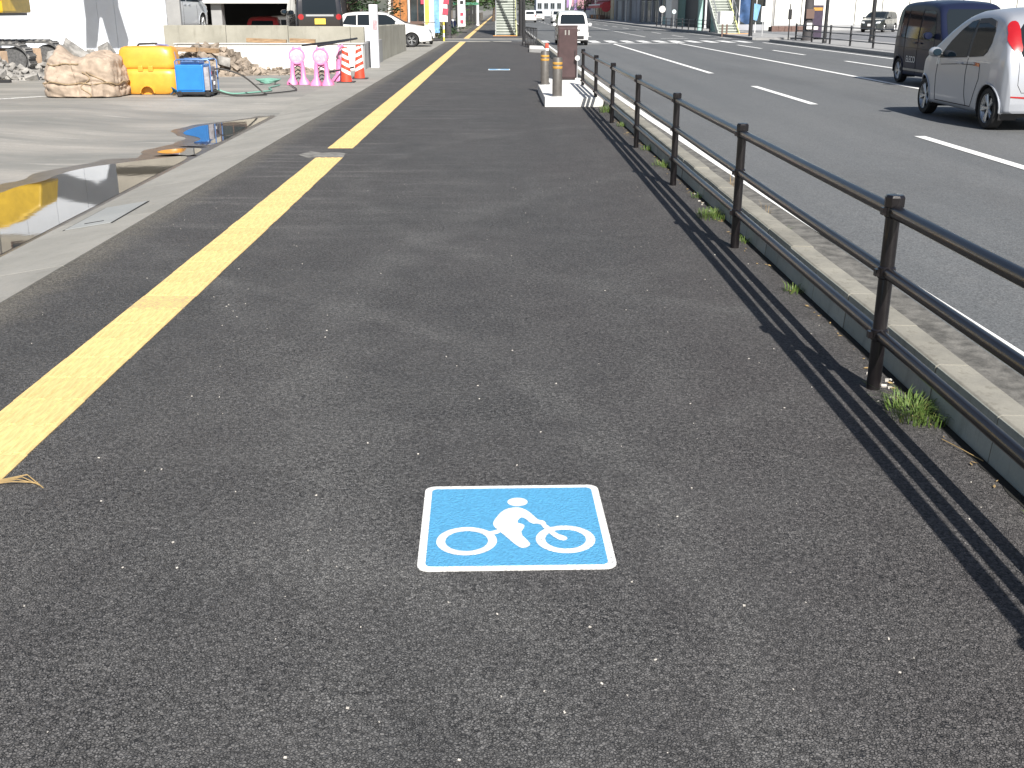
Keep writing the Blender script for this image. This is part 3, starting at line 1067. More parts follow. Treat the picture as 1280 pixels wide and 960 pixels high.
class Car:
    def __init__(s, spec):
        s.sp = spec
        s.roofz = max(p[1] for p in spec['top'])
        n = spec.get('n', 64)
        st = resample(spec['top'], n, spec.get('sm', 2))
        half = []
        s.rings = []
        for p in st:
            s.rings.append(s.section(p.x, p.y))
        b = MB()
        m = len(s.rings[0])
        vs = [q for r in s.rings for q in r]
        fs = []
        for i in range(len(s.rings) - 1):
            for k in range(m - 1):
                fs.append((i * m + k, i * m + k + 1, (i + 1) * m + k + 1, (i + 1) * m + k))
        # close ends
        for i in (0, len(s.rings) - 1):
            h = m // 2
            for k in range(h):
                a = (i * m + k, i * m + k + 1, i * m + m - 2 - k, i * m + m - 1 - k)
                if len(set(a)) == 4:
                    fs.append(a)
        me = bpy.data.meshes.new('body')
        me.from_pydata(vs, [], fs)
        bm = bmesh.new()
        bm.from_mesh(me)
        bmesh.ops.remove_doubles(bm, verts=bm.verts, dist=.0008)
        bmesh.ops.recalc_face_normals(bm, faces=bm.faces)
        s.bvh = BVHTree.FromBMesh(bm)
        # wheel arches
        for wx, wr in spec['wheels']:
            Ra = wr + spec.get('gap', .045)
            for v in bm.verts:
                if abs(v.co.y) < spec['hw'] * .66:
                    continue
                dx, dz = v.co.x - wx, v.co.z - wr
                rr = math.hypot(dx, dz)
                if Ra - .055 < rr < Ra + .035 and rr > 0:
                    v.co.x = wx + dx / rr * Ra
                    v.co.z = wr + dz / rr * Ra
            dl = [f for f in bm.faces if abs(f.calc_center_median().y) > spec['hw'] * .62 and
                  math.hypot(f.calc_center_median().x - wx, f.calc_center_median().z - wr) < Ra - .004]
            bmesh.ops.delete(bm, geom=dl, context='FACES')
        bm.to_mesh(me)
        bm.free()
        for p in me.polygons:
            p.use_smooth = True
        me.set_sharp_from_angle(angle=R(50))
        me.materials.append(spec['paint'])
        s.me = me

    def W(s, x):
        return lerp_tab(s.sp['plan'], x)

    def yside(s, x, z):
        sp = s.sp
        W = s.W(x)
        belt = sp['belt']
        if z <= belt:
            t = (belt - z) / belt
            u = abs(z - belt * .62) / belt
            return W * (1 - .10 * u * u - .05 * max(0, t - .75) / .25)
        t = min(1, (z - belt) / max(.01, s.roofz - belt))
        y0 = W * (1 - .10 * .38 * .38)
        return y0 * (1 - (1 - sp['tum']) * (t * .65 + t * t * .35))

    def section(s, x, zt):
        sp = s.sp
        zb = lerp_tab(sp['bot'], x)
        zt = max(zt, zb + .06)
        r = min(sp.get('rr', .10), (zt - zb) * .35)
        yb = s.yside(x, zb)
        half = []
        for k in range(4):
            half.append((yb * .93 * k / 3.0, zb))
        half.append((yb * .985, zb + .012))
        ns = 18
        for k in range(ns):
            z = zb + .03 + (zt - r - zb - .03) * k / (ns - 1)
            half.append((s.yside(x, z), z))
        yt = s.yside(x, zt - r)
        ry = min(r * 1.5, yt * .5)
        for k in range(1, 6):
            a = PI / 2 * k / 5
            half.append((yt - ry * (1 - math.cos(a)), zt - r + r * math.sin(a)))
        ye = yt - ry
        crown = sp.get('crown', .03)
        for k in range(1, 8):
            yy = ye * (1 - k / 7)
            half.append((yy, zt + crown * (1 - (yy / max(ye, .01)) ** 2)))
        ring_ = [(x, y, z) for y, z in half] + [(x, -y, z) for y, z in half[::-1]]
        return ring_

    def cast(s, o, d):
        h = s.bvh.ray_cast(Vector(o), Vector(d))
        return h[0], h[1]

    def project(s, a, b_, axis):
        if axis == 'L':
            o, d = (a, 3, b_), (0, -1, 0)
        elif axis == 'R':
            o, d = (a, -3, b_), (0, 1, 0)
        elif axis == 'B':
            o, d = (-3, a, b_), (1, 0, 0)
        elif axis == 'F':
            o, d = (s.sp['L'] + 3, a, b_), (-1, 0, 0)
        else:
            o, d = (a, b_, 5), (0, 0, -1)
        p, n = s.cast(o, d)
        if axis in 'BF':
            k = 0
            while (p is None or abs(n.x) < .22) and k < 30 and abs(a) > .02:
                a *= .985
                o = (o[0], a, b_)
                p, n = s.cast(o, d)
                k += 1
        if p is None:
            return None, None
        if n.dot(Vector(d)) > 0:
            n = -n
        return p, n

    def decal(s, poly, axis, off=.004, step=.10):
        """a sheet that follows the body surface inside the outline poly"""
        bm = bmesh.new()
        vs = [bm.verts.new((a, b_, 0)) for a, b_ in poly]
        bm.faces.new(vs)
        bmesh.ops.triangulate(bm, faces=bm.faces)
        for _ in range(5):
            es = [e for e in bm.edges if e.calc_length() > step]
            if not es:
                break
            bmesh.ops.subdivide_edges(bm, edges=es, cuts=1)
            bmesh.ops.triangulate(bm, faces=[f for f in bm.faces if len(f.verts) > 3])
        b = MB()
        idx = {}
        for v in bm.verts:
            p, n = s.project(v.co.x, v.co.y, axis)
            if p is None:
                continue
            idx[v.index if v.index >= 0 else id(v)] = None
        bm.verts.index_update()
        idx = {}
        for v in bm.verts:
            p, n = s.project(v.co.x, v.co.y, axis)
            if p is None:
                continue
            idx[v.index] = len(b.v)
            b.v.append(tuple(p + n * off))
        for f in bm.faces:
            k = [v.index for v in f.verts]
            if all(i in idx for i in k):
                b.f.append(tuple(idx[i] for i in k))
        # short skirt back to the body so that the pane has an edge
        rim = [e for e in bm.edges if len(e.link_faces) == 1]
        for e in rim:
            i, j = e.verts[0].index, e.verts[1].index
            if i in idx and j in idx:
                pi, ni = s.project(e.verts[0].co.x, e.verts[0].co.y, axis)
                pj, nj = s.project(e.verts[1].co.x, e.verts[1].co.y, axis)
                k = len(b.v)
                b.v += [tuple(pi - ni * .003), tuple(pj - nj * .003)]
                b.f.append((idx[i], idx[j], k + 1, k))
        bm.free()
        return b

    def seam(s, pts, axis, w=.008, off=.002):
        b = MB()
        q = []
        for a, c in zip(pts, pts[1:]):
            n = max(2, int(math.hypot(c[0] - a[0], c[1] - a[1]) / .06))
            for k in range(n):
                q.append((a[0] + (c[0] - a[0]) * k / n, a[1] + (c[1] - a[1]) * k / n))
        q.append(pts[-1])
        path = []
        for a, c in q:
            p, n = s.project(a, c, axis)
            if p is not None:
                path.append(p + n * off)
        if len(path) > 1:
            b.tube(path, w / 2, 5)
        return b


def shrink(poly, d):
    cx = sum(p[0] for p in poly) / len(poly)
    cy = sum(p[1] for p in poly) / len(poly)
    n = len(poly)
    area = sum(poly[i][0] * poly[(i + 1) % n][1] - poly[(i + 1) % n][0] * poly[i][1] for i in range(n))
    sg = 1 if area > 0 else -1
    out = []
    for i in range(n):
        p0, p1, p2 = Vector(poly[i - 1]), Vector(poly[i]), Vector(poly[(i + 1) % n])
        e1, e2 = (p1 - p0).normalized(), (p2 - p1).normalized()
        n1, n2 = Vector((-e1.y, e1.x)) * sg, Vector((-e2.y, e2.x)) * sg
        bb = (n1 + n2)
        if bb.length < 1e-4:
            bb = n1
        bb.normalize()
        k = d / max(.4, bb.dot(n1))
        out.append(tuple(p1 + bb * k))
    return out


def wheel_mesh(r, w):
    tyre = MB().lathe([(r * .66, -w * .42), (r * .80, -w * .5), (r * .95, -w * .48), (r, -w * .34), (r, w * .34), (r * .95, w * .48), (r * .80, w * .5), (r * .66, w * .42)], 28, (0, 0, 0), 'y')
    rim = MB()
    rim.lathe([(r * .60, w * .16), (r * .66, w * .34), (r * .685, w * .45), (r * .70, w * .47)], 28, (0, 0, 0), 'y')
    for k in range(5):
        a = 2 * PI * k / 5 + .3
        for da in (-.16, .16):
            p0 = (r * .10 * math.cos(a), w * .30, r * .10 * math.sin(a))
            p1 = (r * .66 * math.cos(a + da), w * .38, r * .66 * math.sin(a + da))
            rim.tube([p0, p1], r * .052, 6)
    rim.lathe([(0, w * .38), (r * .10, w * .38), (r * .15, w * .30), (r * .15, w * .2)], 14, (0, 0, 0), 'y')
    hub = MB().lathe([(0, w * .05), (r * .64, w * .05), (r * .64, w * .3)], 24, (0, 0, 0), 'y')
    return (tyre.mesh('wheel', RUBBER, smooth=True), rim.mesh('rim', RIM, smooth=True), hub.mesh('brake_disc', BLACKM, smooth=True))


def make_car(name, label, cat, spec, loc, heading, group=None, detail=True):
    """heading: direction the nose points to, measured from +Y, clockwise"""
    c = Car(spec)
    rz = PI / 2 - heading
    t = thing(name, label, cat, (0, 0, 0), rz, group)
    ref = Vector((spec['L'] / 2, 0, 0))
    t.location = Vector(loc) - Matrix.Rotation(rz, 3, 'Z') @ ref
    body = link('body', c.me, t)
    # underside and wheel wells
    for wx, wr in spec['wheels']:
        for sy in (1, -1):
            Ra = wr + spec.get('gap', .045)
            hw = c.W(wx)
            well = MB()
            n = 16
            pr = []
            for k in range(n + 1):
                a = -0.45 + (PI + .9) * k / n
                pr.append((wx + Ra * math.cos(a), wr + Ra * math.sin(a)))
            yo, yi = hw * .985, hw * .55
            for k in range(n):
                (x0, z0), (x1, z1) = pr[k], pr[k + 1]
                well.add([(x0, sy * c.yside(x0, z0) * .992, z0), (x1, sy * c.yside(x1, z1) * .992, z1), (x1, sy * yi, z1), (x0, sy * yi, z0)], [(0, 1, 2, 3)])
            well.add([(x, sy * yi, z) for x, z in pr], [tuple(range(n + 1))])
            well.build('wheel_well', BLACKP, t)
            lip = MB()
            path = []
            for k in range(n + 1):
                a = -0.12 + (PI + .24) * k / n
                x, z = wx + (Ra + .008) * math.cos(a), wr + (Ra + .008) * math.sin(a)
                path.append((x, sy * (c.yside(x, z) + .001), z))
            lip.tube(path, .014, 6)
            lip.build('arch_lip', spec.get('lip', spec['paint']), t, smooth=True)
    ty, ri, hu = wheel_mesh(spec['wheels'][0][1], spec.get('tw', .17))
    for wx, wr in spec['wheels']:
        for sy in (1, -1):
            w = link('wheel', ty, t, (wx, sy * (c.W(wx) - spec.get('tw', .17) / 2 - .022), wr), (0, rnd.uniform(0, 1), 0 if sy > 0 else PI))
            link('rim', ri, w)
            link('brake_disc', hu, w)
    for win in spec.get('side_windows', []):
        poly, gm = win[0], win[1]
        for ax in ('L', 'R'):
            c.decal(shrink(poly, -.014), ax, .0025).build('window_frame', BLACKP, t, fix=False)
            c.decal(poly, ax, .006).build('side_window', gm, t, smooth=True, fix=False)
    for nm, poly, ax, m, off in spec.get('decals', []):
        axs = ('L', 'R') if ax == 'LR' else (ax,)
        for a in axs:
            c.decal(poly, a, off, .08).build(nm, m, t, smooth=True, fix=False)
    for poly, ax, w in spec.get('seams', []):
        axs = ('L', 'R') if ax == 'LR' else (ax,)
        for a in axs:
            c.seam(poly, a, w).build('panel_seam', DARK, t)
    for x, z, m in spec.get('handles', []):
        for sy, ax in ((1, 'L'), (-1, 'R')):
            p, n = c.project(x, z, ax)
            if p is not None:
                MB().box((0, 0, 0), (.17, .035, .028)).build('door_handle', m, t, bevel=.006, loc=p + n * .012)
    for x, z, m in spec.get('mirrors', []):
        for sy, ax in ((1, 'L'), (-1, 'R')):
            p, n = c.project(x, z, ax)
            if p is not None:
                b = MB().lathe([(0, -.075), (.06, -.07), (.085, -.03), (.09, .03), (.075, .06), (0, .065)], 14, (0, 0, 0), 'x')
                mo = b.build('wing_mirror', m, t, smooth=True, loc=p + Vector((0, sy * .12, .03)))
                mo.scale = (1, 1.1, .85)
                MB().tube([p - n * .02, p + Vector((0, sy * .09, .0))], .02, 8).build('mirror_arm', BLACKP, t)
                MB().lathe([(0, -.079), (.055, -.078), (.062, -.072)], 14, (0, 0, 0), 'x').build('mirror_glass', GLASSL, mo)
    for a, z, w, h, ax, m in spec.get('plates', []):
        p, n = c.project(a, z, ax)
        if p is not None:
            q = n.to_track_quat('Z', 'Y').to_matrix()
            d = 1 if ax == 'F' else -1
            MB().box((0, 0, 0), (.012, w, h)).build('number_plate', m, t, bevel=.003, loc=p + Vector((d * .016, 0, 0)))
    # bumper insert and floor pan
    MB().bx(spec['wheels'][0][0] - .2, spec['wheels'][1][0] + .2, -spec['hw'] * .6, spec['hw'] * .6, .17, .34).build('floor_pan', BLACKP, t)
    return t, c


# silver small hatchback, tail towards the camera
HATCH = dict(L=3.4, hw=.737, paint=SILVER, belt=.93, tum=.70, rr=.12, crown=.035, n=78, sm=2, gap=.040,
             top=[(.0, .42), (.004, .58), (.015, .72), (.035, .86), (.06, .98), (.12, 1.12), (.22, 1.29), (.34, 1.43), (.46, 1.52), (.70, 1.575), (1.1, 1.60), (1.5, 1.585),
                  (1.85, 1.50), (2.2, 1.33), (2.5, 1.15), (2.75, 1.02), (2.95, .94), (3.15, .84), (3.28, .74), (3.36, .62), (3.40, .48)],
             plan=[(0, .58), (.03, .625), (.10, .675), (.22, .71), (.45, .735), (1.2, .737), (2.7, .737), (2.95, .71), (3.15, .64), (3.3, .54), (3.4, .40)],
             bot=[(0, .25), (.25, .22), (.6, .20), (2.9, .20), (3.2, .24), (3.4, .28)],
             wheels=[(.43, .285), (2.87, .285)], tw=.165,
             side_windows=[([(.74, .985), (1.20, .955), (1.30, 1.45), (.98, 1.465), (.78, 1.42), (.66, 1.30), (.62, 1.16), (.66, 1.04)], GLASS),
                           ([(1.29, .95), (2.28, .905), (2.05, 1.13), (1.80, 1.31), (1.58, 1.42), (1.385, 1.45)], GLASSL)],
             decals=[('pillar_trim', [(1.205, .96), (1.285, .955), (1.38, 1.445), (1.305, 1.445)], 'LR', BLACKP, .004),
                     ('window_visor', [(.70, 1.36), (1.0, 1.415), (1.31, 1.405), (1.32, 1.47), (.98, 1.485), (.76, 1.44)], 'LR', BLACKP, .012),
                     ('rear_window', [(-.46, .99), (.46, .99), (.50, 1.10), (.47, 1.33), (.40, 1.41), (-.40, 1.41), (-.47, 1.33), (-.50, 1.10)], 'B', GLASS, .005),
                     ('tail_lamp', smooth_poly([(.45, 1.08), (.51, 1.02), (.58, 1.07), (.63, 1.17), (.635, 1.26), (.60, 1.36), (.55, 1.44), (.47, 1.45), (.455, 1.36), (.47, 1.2)], 1), 'B', RED, .010),
                     ('tail_lamp', smooth_poly([(-.45, 1.08), (-.47, 1.2), (-.455, 1.36), (-.47, 1.45), (-.55, 1.44), (-.60, 1.36), (-.635, 1.26), (-.63, 1.17), (-.58, 1.07), (-.51, 1.02)], 1), 'B', RED, .010),
                     ('sticker', [(.30 + .045 * math.cos(k * PI / 6), 1.065 + .045 * math.sin(k * PI / 6)) for k in range(12)], 'B', PLATEW, .009),
                     ('rear_reflector', [(.36, .44), (.58, .455), (.58, .475), (.36, .465)], 'B', RED, .006),
                     ('rear_reflector', [(-.36, .44), (-.36, .465), (-.58, .475), (-.58, .455)], 'B', RED, .006),
                     ('bumper_insert', [(-.30, .29), (.30, .29), (.27, .345), (-.27, .345)], 'B', BLACKP, .005),
                     ('side_marker', [(.80, .875), (1.0, .885), (1.0, .835), (.80, .825)], 'L', ORANGEL, .004),
                     ('windscreen', [(-.46, .98), (.46, .98), (.44, 1.40), (-.44, 1.40)], 'F', GLASSL, .005),
                     ('door_sticker', [(2.28, .80), (2.40, .79), (2.40, .88), (2.28, .89)], 'L', PLATEW, .004),
                     ('headlamp', [(.40, .66), (.60, .70), (.60, .80), (.44, .78)], 'F', CLEAR, .006),
                     ('headlamp', [(-.40, .66), (-.44, .78), (-.60, .80), (-.60, .70)], 'F', CLEAR, .006)],
             seams=[([(1.22, .93), (1.24, .70), (1.20, .42), (1.12, .27)], 'LR', .007), ([(.78, .86), (.76, .66), (.88, .42), (.95, .27)], 'LR', .007),
                    ([(2.34, .88), (2.36, .6), (2.32, .27)], 'LR', .007), ([(.9, .845), (1.5, .835), (2.2, .80)], 'LR', .010),
                    ([(.95, .265), (2.3, .265)], 'LR', .012),
                    ([(.50, .95), (.50, .62), (.44, .52), (-.44, .52), (-.50, .62), (-.50, .95)], 'B', .007)],
             handles=[(1.02, .865, SILVER), (1.48, .85, SILVER)], mirrors=[(2.2, .95, SILVER)],
             plates=[(0, .70, .33, .165, 'B', PLATEY)])
make_car('hatchback_car', 'silver rounded hatchback driving away in the near lane at the right edge', 'car', HATCH, (7.56, 16.85, .003), 0.006)

# tall dark kei van coming towards the camera
KEI = dict(L=3.4, hw=.737, paint=NAVY, belt=.98, tum=.86, rr=.10, crown=.03, n=78, sm=1, gap=.045,
           top=[(.0, .40), (.003, .7), (.01, .95), (.03, 1.2), (.08, 1.48), (.16, 1.66), (.32, 1.73), (.7, 1.76), (1.3, 1.775), (2.0, 1.75), (2.35, 1.70), (2.5, 1.62), (2.66, 1.40),
                (2.82, 1.18), (2.95, 1.04), (3.15, .97), (3.28, .90), (3.36, .76), (3.40, .55)],
           plan=[(0, .64), (.04, .69), (.12, .72), (.4, .737), (2.9, .737), (3.15, .72), (3.3, .66), (3.4, .56)],
           bot=[(0, .30), (.3, .22), (.6, .19), (2.8, .19), (3.1, .20), (3.4, .24)],
           wheels=[(.47, .275), (2.88, .275)], tw=.16,
           side_windows=[([(.20, 1.02), (.72, 1.00), (.72, 1.56), (.30, 1.58), (.22, 1.45)], GLASS),
                         ([(.80, 1.0), (1.55, .985), (1.55, 1.56), (.80, 1.57)], GLASS),
                         ([(1.63, .985), (2.50, .965), (2.50, 1.12), (2.32, 1.52), (2.25, 1.56), (1.63, 1.565)], GLASSL)],
           decals=[('windscreen', [(-.60, 1.10), (.60, 1.10), (.56, 1.50), (.50, 1.60), (-.50, 1.60), (-.56, 1.50)], 'F', GLASS, .005),
                   ('rear_window', [(-.52, 1.02), (.52, 1.02), (.50, 1.52), (-.50, 1.52)], 'B', GLASS, .005),
                   ('tail_lamp', [(.56, .92), (.66, .95), (.64, 1.45), (.56, 1.45)], 'B', RED, .008),
                   ('tail_lamp', [(-.56, .92), (-.56, 1.45), (-.64, 1.45), (-.66, .95)], 'B', RED, .008),
                   ('tail_lamp', [(.06, 1.30), (.12, 1.30), (.16, 1.58), (.09, 1.58)], 'LR', RED, .006),
                   ('headlamp', [(.40, .74), (.66, .76), (.66, .90), (.44, .88)], 'F', CLEAR, .006),
                   ('headlamp', [(-.40, .74), (-.44, .88), (-.66, .90), (-.66, .76)], 'F', CLEAR, .006),
                   ('grille', [(-.34, .72), (.34, .72), (.36, .84), (-.36, .84)], 'F', BLACKP, .005),
                   ('bumper_insert', [(-.5, .32), (.5, .32), (.5, .5), (-.5, .5)], 'F', BLACKP, .005),
                   ('rear_reflector', [(-.62, .42), (-.62, .46), (-.45, .46), (-.45, .42)], 'B', RED, .006),
                   ('sill_trim', [(.86, .30), (2.45, .30), (2.45, .345), (.86, .345)], 'LR', STEEL, .012)],
           seams=[([(.76, 1.6), (.76, .98), (.80, .60), (.84, .25)], 'LR', .007), ([(1.59, 1.6), (1.59, .25)], 'LR', .007),
                  ([(2.52, .95), (2.54, .6), (2.48, .25)], 'LR', .007), ([(.3, .80), (1.4, .79), (2.7, .76)], 'LR', .008),
                  ([(.15, 1.0), (.8, .985)], 'LR', .006)],
           handles=[(1.42, .90, NAVY), (1.76, .90, NAVY)], mirrors=[(2.40, 1.04, NAVY)],
           plates=[(0, .55, .33, .165, 'F', PLATEY), (0, .72, .33, .165, 'B', PLATEY)])
van, vc = make_car('kei_van', 'tall dark navy box van coming towards the camera behind the silver hatchback', 'van', KEI, (9.95, 24.78, .003), PI)


def lettering(parent, car, text, ax, x0, z0, h, m, flip):
    cu = bpy.data.curves.new('lettering', 'FONT')
    cu.body = text
    cu.size = h * 1.35
    cu.extrude = .001
    ob = bpy.data.objects.new('lettering', cu)
    col.objects.link(ob)
    dg = bpy.context.evaluated_depsgraph_get()
    me = bpy.data.meshes.new_from_object(ob.evaluated_get(dg))
    bpy.data.objects.remove(ob)
    for v in me.vertices:
        a = x0 + (-v.co.x if flip else v.co.x)
        p, n = car.project(a, z0 + v.co.y, ax)
        if p is not None:
            v.co = p + n * (.004 + v.co.z)
    me.materials.clear()
    me.materials.append(m)
    return link('lettering', me, parent)


lettering(van, vc, 'ELECO', 'R', .98, .48, .14, PLATEW, False)

KEIB = dict(KEI)
KEIB['paint'] = BLACKC
KEIB['decals'] = [d for d in KEI['decals'] if d[0] not in ('tail_lamp',)] + [
    ('tail_lamp', [(.57 + .085 * math.cos(k * PI / 8), .93 + .085 * math.sin(k * PI / 8)) for k in range(16)], 'B', RED, .012),
    ('tail_lamp', [(-.57 + .085 * math.cos(k * PI / 8), .93 + .085 * math.sin(k * PI / 8)) for k in range(16)], 'B', RED, .012),
    ('chrome_bar', [(-.42, .945), (.42, .945), (.42, 1.0), (-.42, 1.0)], 'B', RIM, .01)]
KEIB['plates'] = [(0, .80, .33, .165, 'B', PLATEY)]
KEIB['mirrors'] = [(2.40, 1.04, BLACKC)]
KEIB['handles'] = [(1.42, .90, BLACKC), (1.76, .90, BLACKC)]

WAGON = dict(L=4.3, hw=.845, paint=WHITEP, belt=.92, tum=.80, rr=.09, crown=.025, n=72, sm=2, gap=.05,
             top=[(.0, .42), (.004, .7), (.02, .95), (.12, 1.15), (.28, 1.36), (.45, 1.44), (.9, 1.49), (1.6, 1.50), (2.2, 1.46), (2.6, 1.32), (2.95, 1.12), (3.2, .98),
                  (3.6, .92), (4.0, .84), (4.18, .74), (4.27, .6), (4.3, .46)],
             plan=[(0, .72), (.05, .77), (.2, .82), (.5, .845), (3.5, .845), (3.9, .80), (4.15, .70), (4.3, .52)],
             bot=[(0, .30), (.4, .22), (.8, .20), (3.6, .20), (4.0, .22), (4.3, .26)],
             wheels=[(.80, .30), (3.42, .30)], tw=.19,
             side_windows=[([(.34, .99), (.95, .95), (.95, 1.36), (.55, 1.34)], GLASS), ([(1.02, .95), (1.82, .94), (1.82, 1.39), (1.02, 1.375)], GLASS),
                           ([(1.90, .94), (2.92, .92), (2.55, 1.24), (2.30, 1.37), (1.90, 1.39)], GLASS)],
             decals=[('windscreen', [(-.62, 1.02), (.62, 1.02), (.56, 1.40), (-.56, 1.40)], 'F', GLASS, .005),
                     ('rear_window', [(-.56, 1.02), (.56, 1.02), (.50, 1.34), (-.50, 1.34)], 'B', GLASS, .005),
                     ('tail_lamp', [(.60, .74), (.76, .74), (.74, .94), (.62, .94)], 'B', RED, .008),
                     ('tail_lamp', [(-.60, .74), (-.62, .94), (-.74, .94), (-.76, .74)], 'B', RED, .008),
                     ('headlamp', [(.40, .62), (.72, .66), (.70, .76), (.44, .74)], 'F', CLEAR, .006),
                     ('headlamp', [(-.40, .62), (-.44, .74), (-.70, .76), (-.72, .66)], 'F', CLEAR, .006),
                     ('grille', [(-.34, .60), (.34, .60), (.36, .72), (-.36, .72)], 'F', BLACKP, .005),
                     ('bumper_insert', [(-.5, .32), (.5, .32), (.5, .46), (-.5, .46)], 'F', BLACKP, .005)],
             seams=[([(1.86, 1.4), (1.86, .25)], 'LR', .008), ([(2.96, .9), (2.98, .25)], 'LR', .008), ([(.98, .95), (1.05, .6), (1.2, .25)], 'LR', .008)],
             handles=[(1.70, .84, WHITEP), (2.0, .84, WHITEP)], mirrors=[(2.78, .98, WHITEP)],
             plates=[(0, .52, .33, .165, 'F', PLATEW), (0, .72, .33, .165, 'B', PLATEW)])
HATCH2 = dict(WAGON)      # short hatch used far away
HATCH2.update(L=3.9, top=[(.0, .42), (.004, .7), (.02, .95), (.14, 1.2), (.30, 1.42), (.5, 1.50), (1.0, 1.53), (1.6, 1.52), (2.1, 1.44), (2.5, 1.22), (2.85, 1.02),
                          (3.2, .95), (3.6, .86), (3.78, .76), (3.87, .6), (3.9, .46)],
              plan=[(0, .72), (.05, .77), (.2, .82), (.5, .845), (3.1, .845), (3.5, .80), (3.75, .70), (3.9, .52)],
              bot=[(0, .30), (.4, .22), (.8, .20), (3.2, .20), (3.6, .22), (3.9, .26)],
              wheels=[(.70, .30), (3.12, .30)],
              side_windows=[([(.36, 1.0), (1.42, .95), (1.42, 1.42), (.60, 1.40)], GLASS), ([(1.50, .95), (2.62, .93), (2.25, 1.24), (2.02, 1.40), (1.50, 1.42)], GLASS)],
              seams=[([(1.46, 1.4), (1.46, .25)], 'LR', .008), ([(2.66, .9), (2.68, .25)], 'LR', .008)],
              handles=[(1.30, .84, WHITEP)], mirrors=[(2.5, .98, WHITEP)])
SEDAN = dict(WAGON)
SEDAN['paint'] = GREENC
SEDAN['mirrors'] = [(2.78, .98, GREENC)]
SEDAN['handles'] = [(1.70, .84, GREENC), (2.0, .84, GREENC)]
VANW = dict(KEI)
VANW['paint'] = WHITEP
VANW.update(mirrors=[(2.42, 1.04, WHITEP)], handles=[(1.42, .90, WHITEP)])
VANS = dict(WAGON)
VANS.update(paint=SILVERB, belt=1.0, top=[(.0, .42), (.004, .8), (.02, 1.1), (.1, 1.4), (.22, 1.62), (.5, 1.70), (1.2, 1.72), (2.4, 1.70), (2.8, 1.55), (3.2, 1.26), (3.5, 1.06),
                                         (3.8, .96), (4.1, .84), (4.25, .64), (4.3, .46)],
            side_windows=[([(.30, 1.05), (1.1, 1.03), (1.1, 1.55), (.40, 1.55)], GLASS), ([(1.18, 1.03), (2.1, 1.02), (2.1, 1.56), (1.18, 1.56)], GLASS),
                          ([(2.18, 1.02), (3.2, 1.0), (2.9, 1.30), (2.62, 1.54), (2.18, 1.56)], GLASS)],
            mirrors=[(3.08, 1.06, SILVER)], handles=[(2.0, .9, SILVER), (2.35, .9, SILVER)])
REDH = dict(HATCH2)
REDH.update(paint=REDC, mirrors=[(2.5, .98, REDC)], handles=[(1.30, .84, REDC)])


def scaled(spec, sz):
    d = dict(spec)
    d['top'] = [(a, b_ * sz) for a, b_ in spec['top']]
    d['belt'] = spec['belt'] * sz
    d['side_windows'] = [([(a, b_ * sz) for a, b_ in w[0]], w[1]) for w in spec['side_windows']]
    d['decals'] = [(n_, [(a, b_ * sz) for a, b_ in p_], ax, m_, o_) for n_, p_, ax, m_, o_ in spec['decals']]
    d['seams'] = [([(a, b_ * sz) for a, b_ in p_], ax, w) for p_, ax, w in spec['seams']]
    for k_ in ('handles', 'mirrors'):
        d[k_] = [(a, b_ * sz, m_) for a, b_, m_ in spec[k_]]
    d['plates'] = [(a, b_ * sz, w, h, ax, m_) for a, b_, w, h, ax, m_ in spec['plates']]
    return d


# raised lot behind the retaining wall
make_car('kei_van', 'black box van with round red tail lamps and yellow plate behind the concrete wall', 'van', KEIB, (-5.95, 36.4, .46), R(-16))
make_car('minivan', 'silver minivan parked on the raised lot behind the white hoarding', 'van', VANS, (-11.55, 39.4, .86), R(9))
make_car('estate_car', 'white estate car with its nose past the end of the concrete wall', 'car', WAGON, (-5.25, 51.9, .0), R(90))
make_car('hatchback_car', 'red hatchback parked in the dark garage opening', 'car', REDH, (-11.5, 57.0, -.25), R(0))
make_car('kei_van', 'small white van parked in the garage beside the red hatchback', 'van', dict(VANW), (-9.9, 56.5, -.45), R(80))
# road traffic
make_car('kei_van', 'white van in the near lane behind the brown cabinet, facing the camera', 'van', scaled(VANW, .86), (3.45, 55.1, .003), PI)
FC = 'distant white cars far up the road'
make_car('distant_car', 'rightmost distant white car coming down the road', 'car', HATCH2, (7.2, 142, .003), PI, FC)
make_car('distant_car', 'middle distant white car far up the road', 'car', WAGON, (5.8, 172, .003), PI, FC)
make_car('distant_car', 'leftmost distant white car far up the road by the black pole', 'car', HATCH2, (3.9, 150, .003), 0, FC)
make_car('sedan_car', 'dark green car parked on the forecourt before the white showroom', 'car', SEDAN, (28.2, 84.5, .02), R(215))

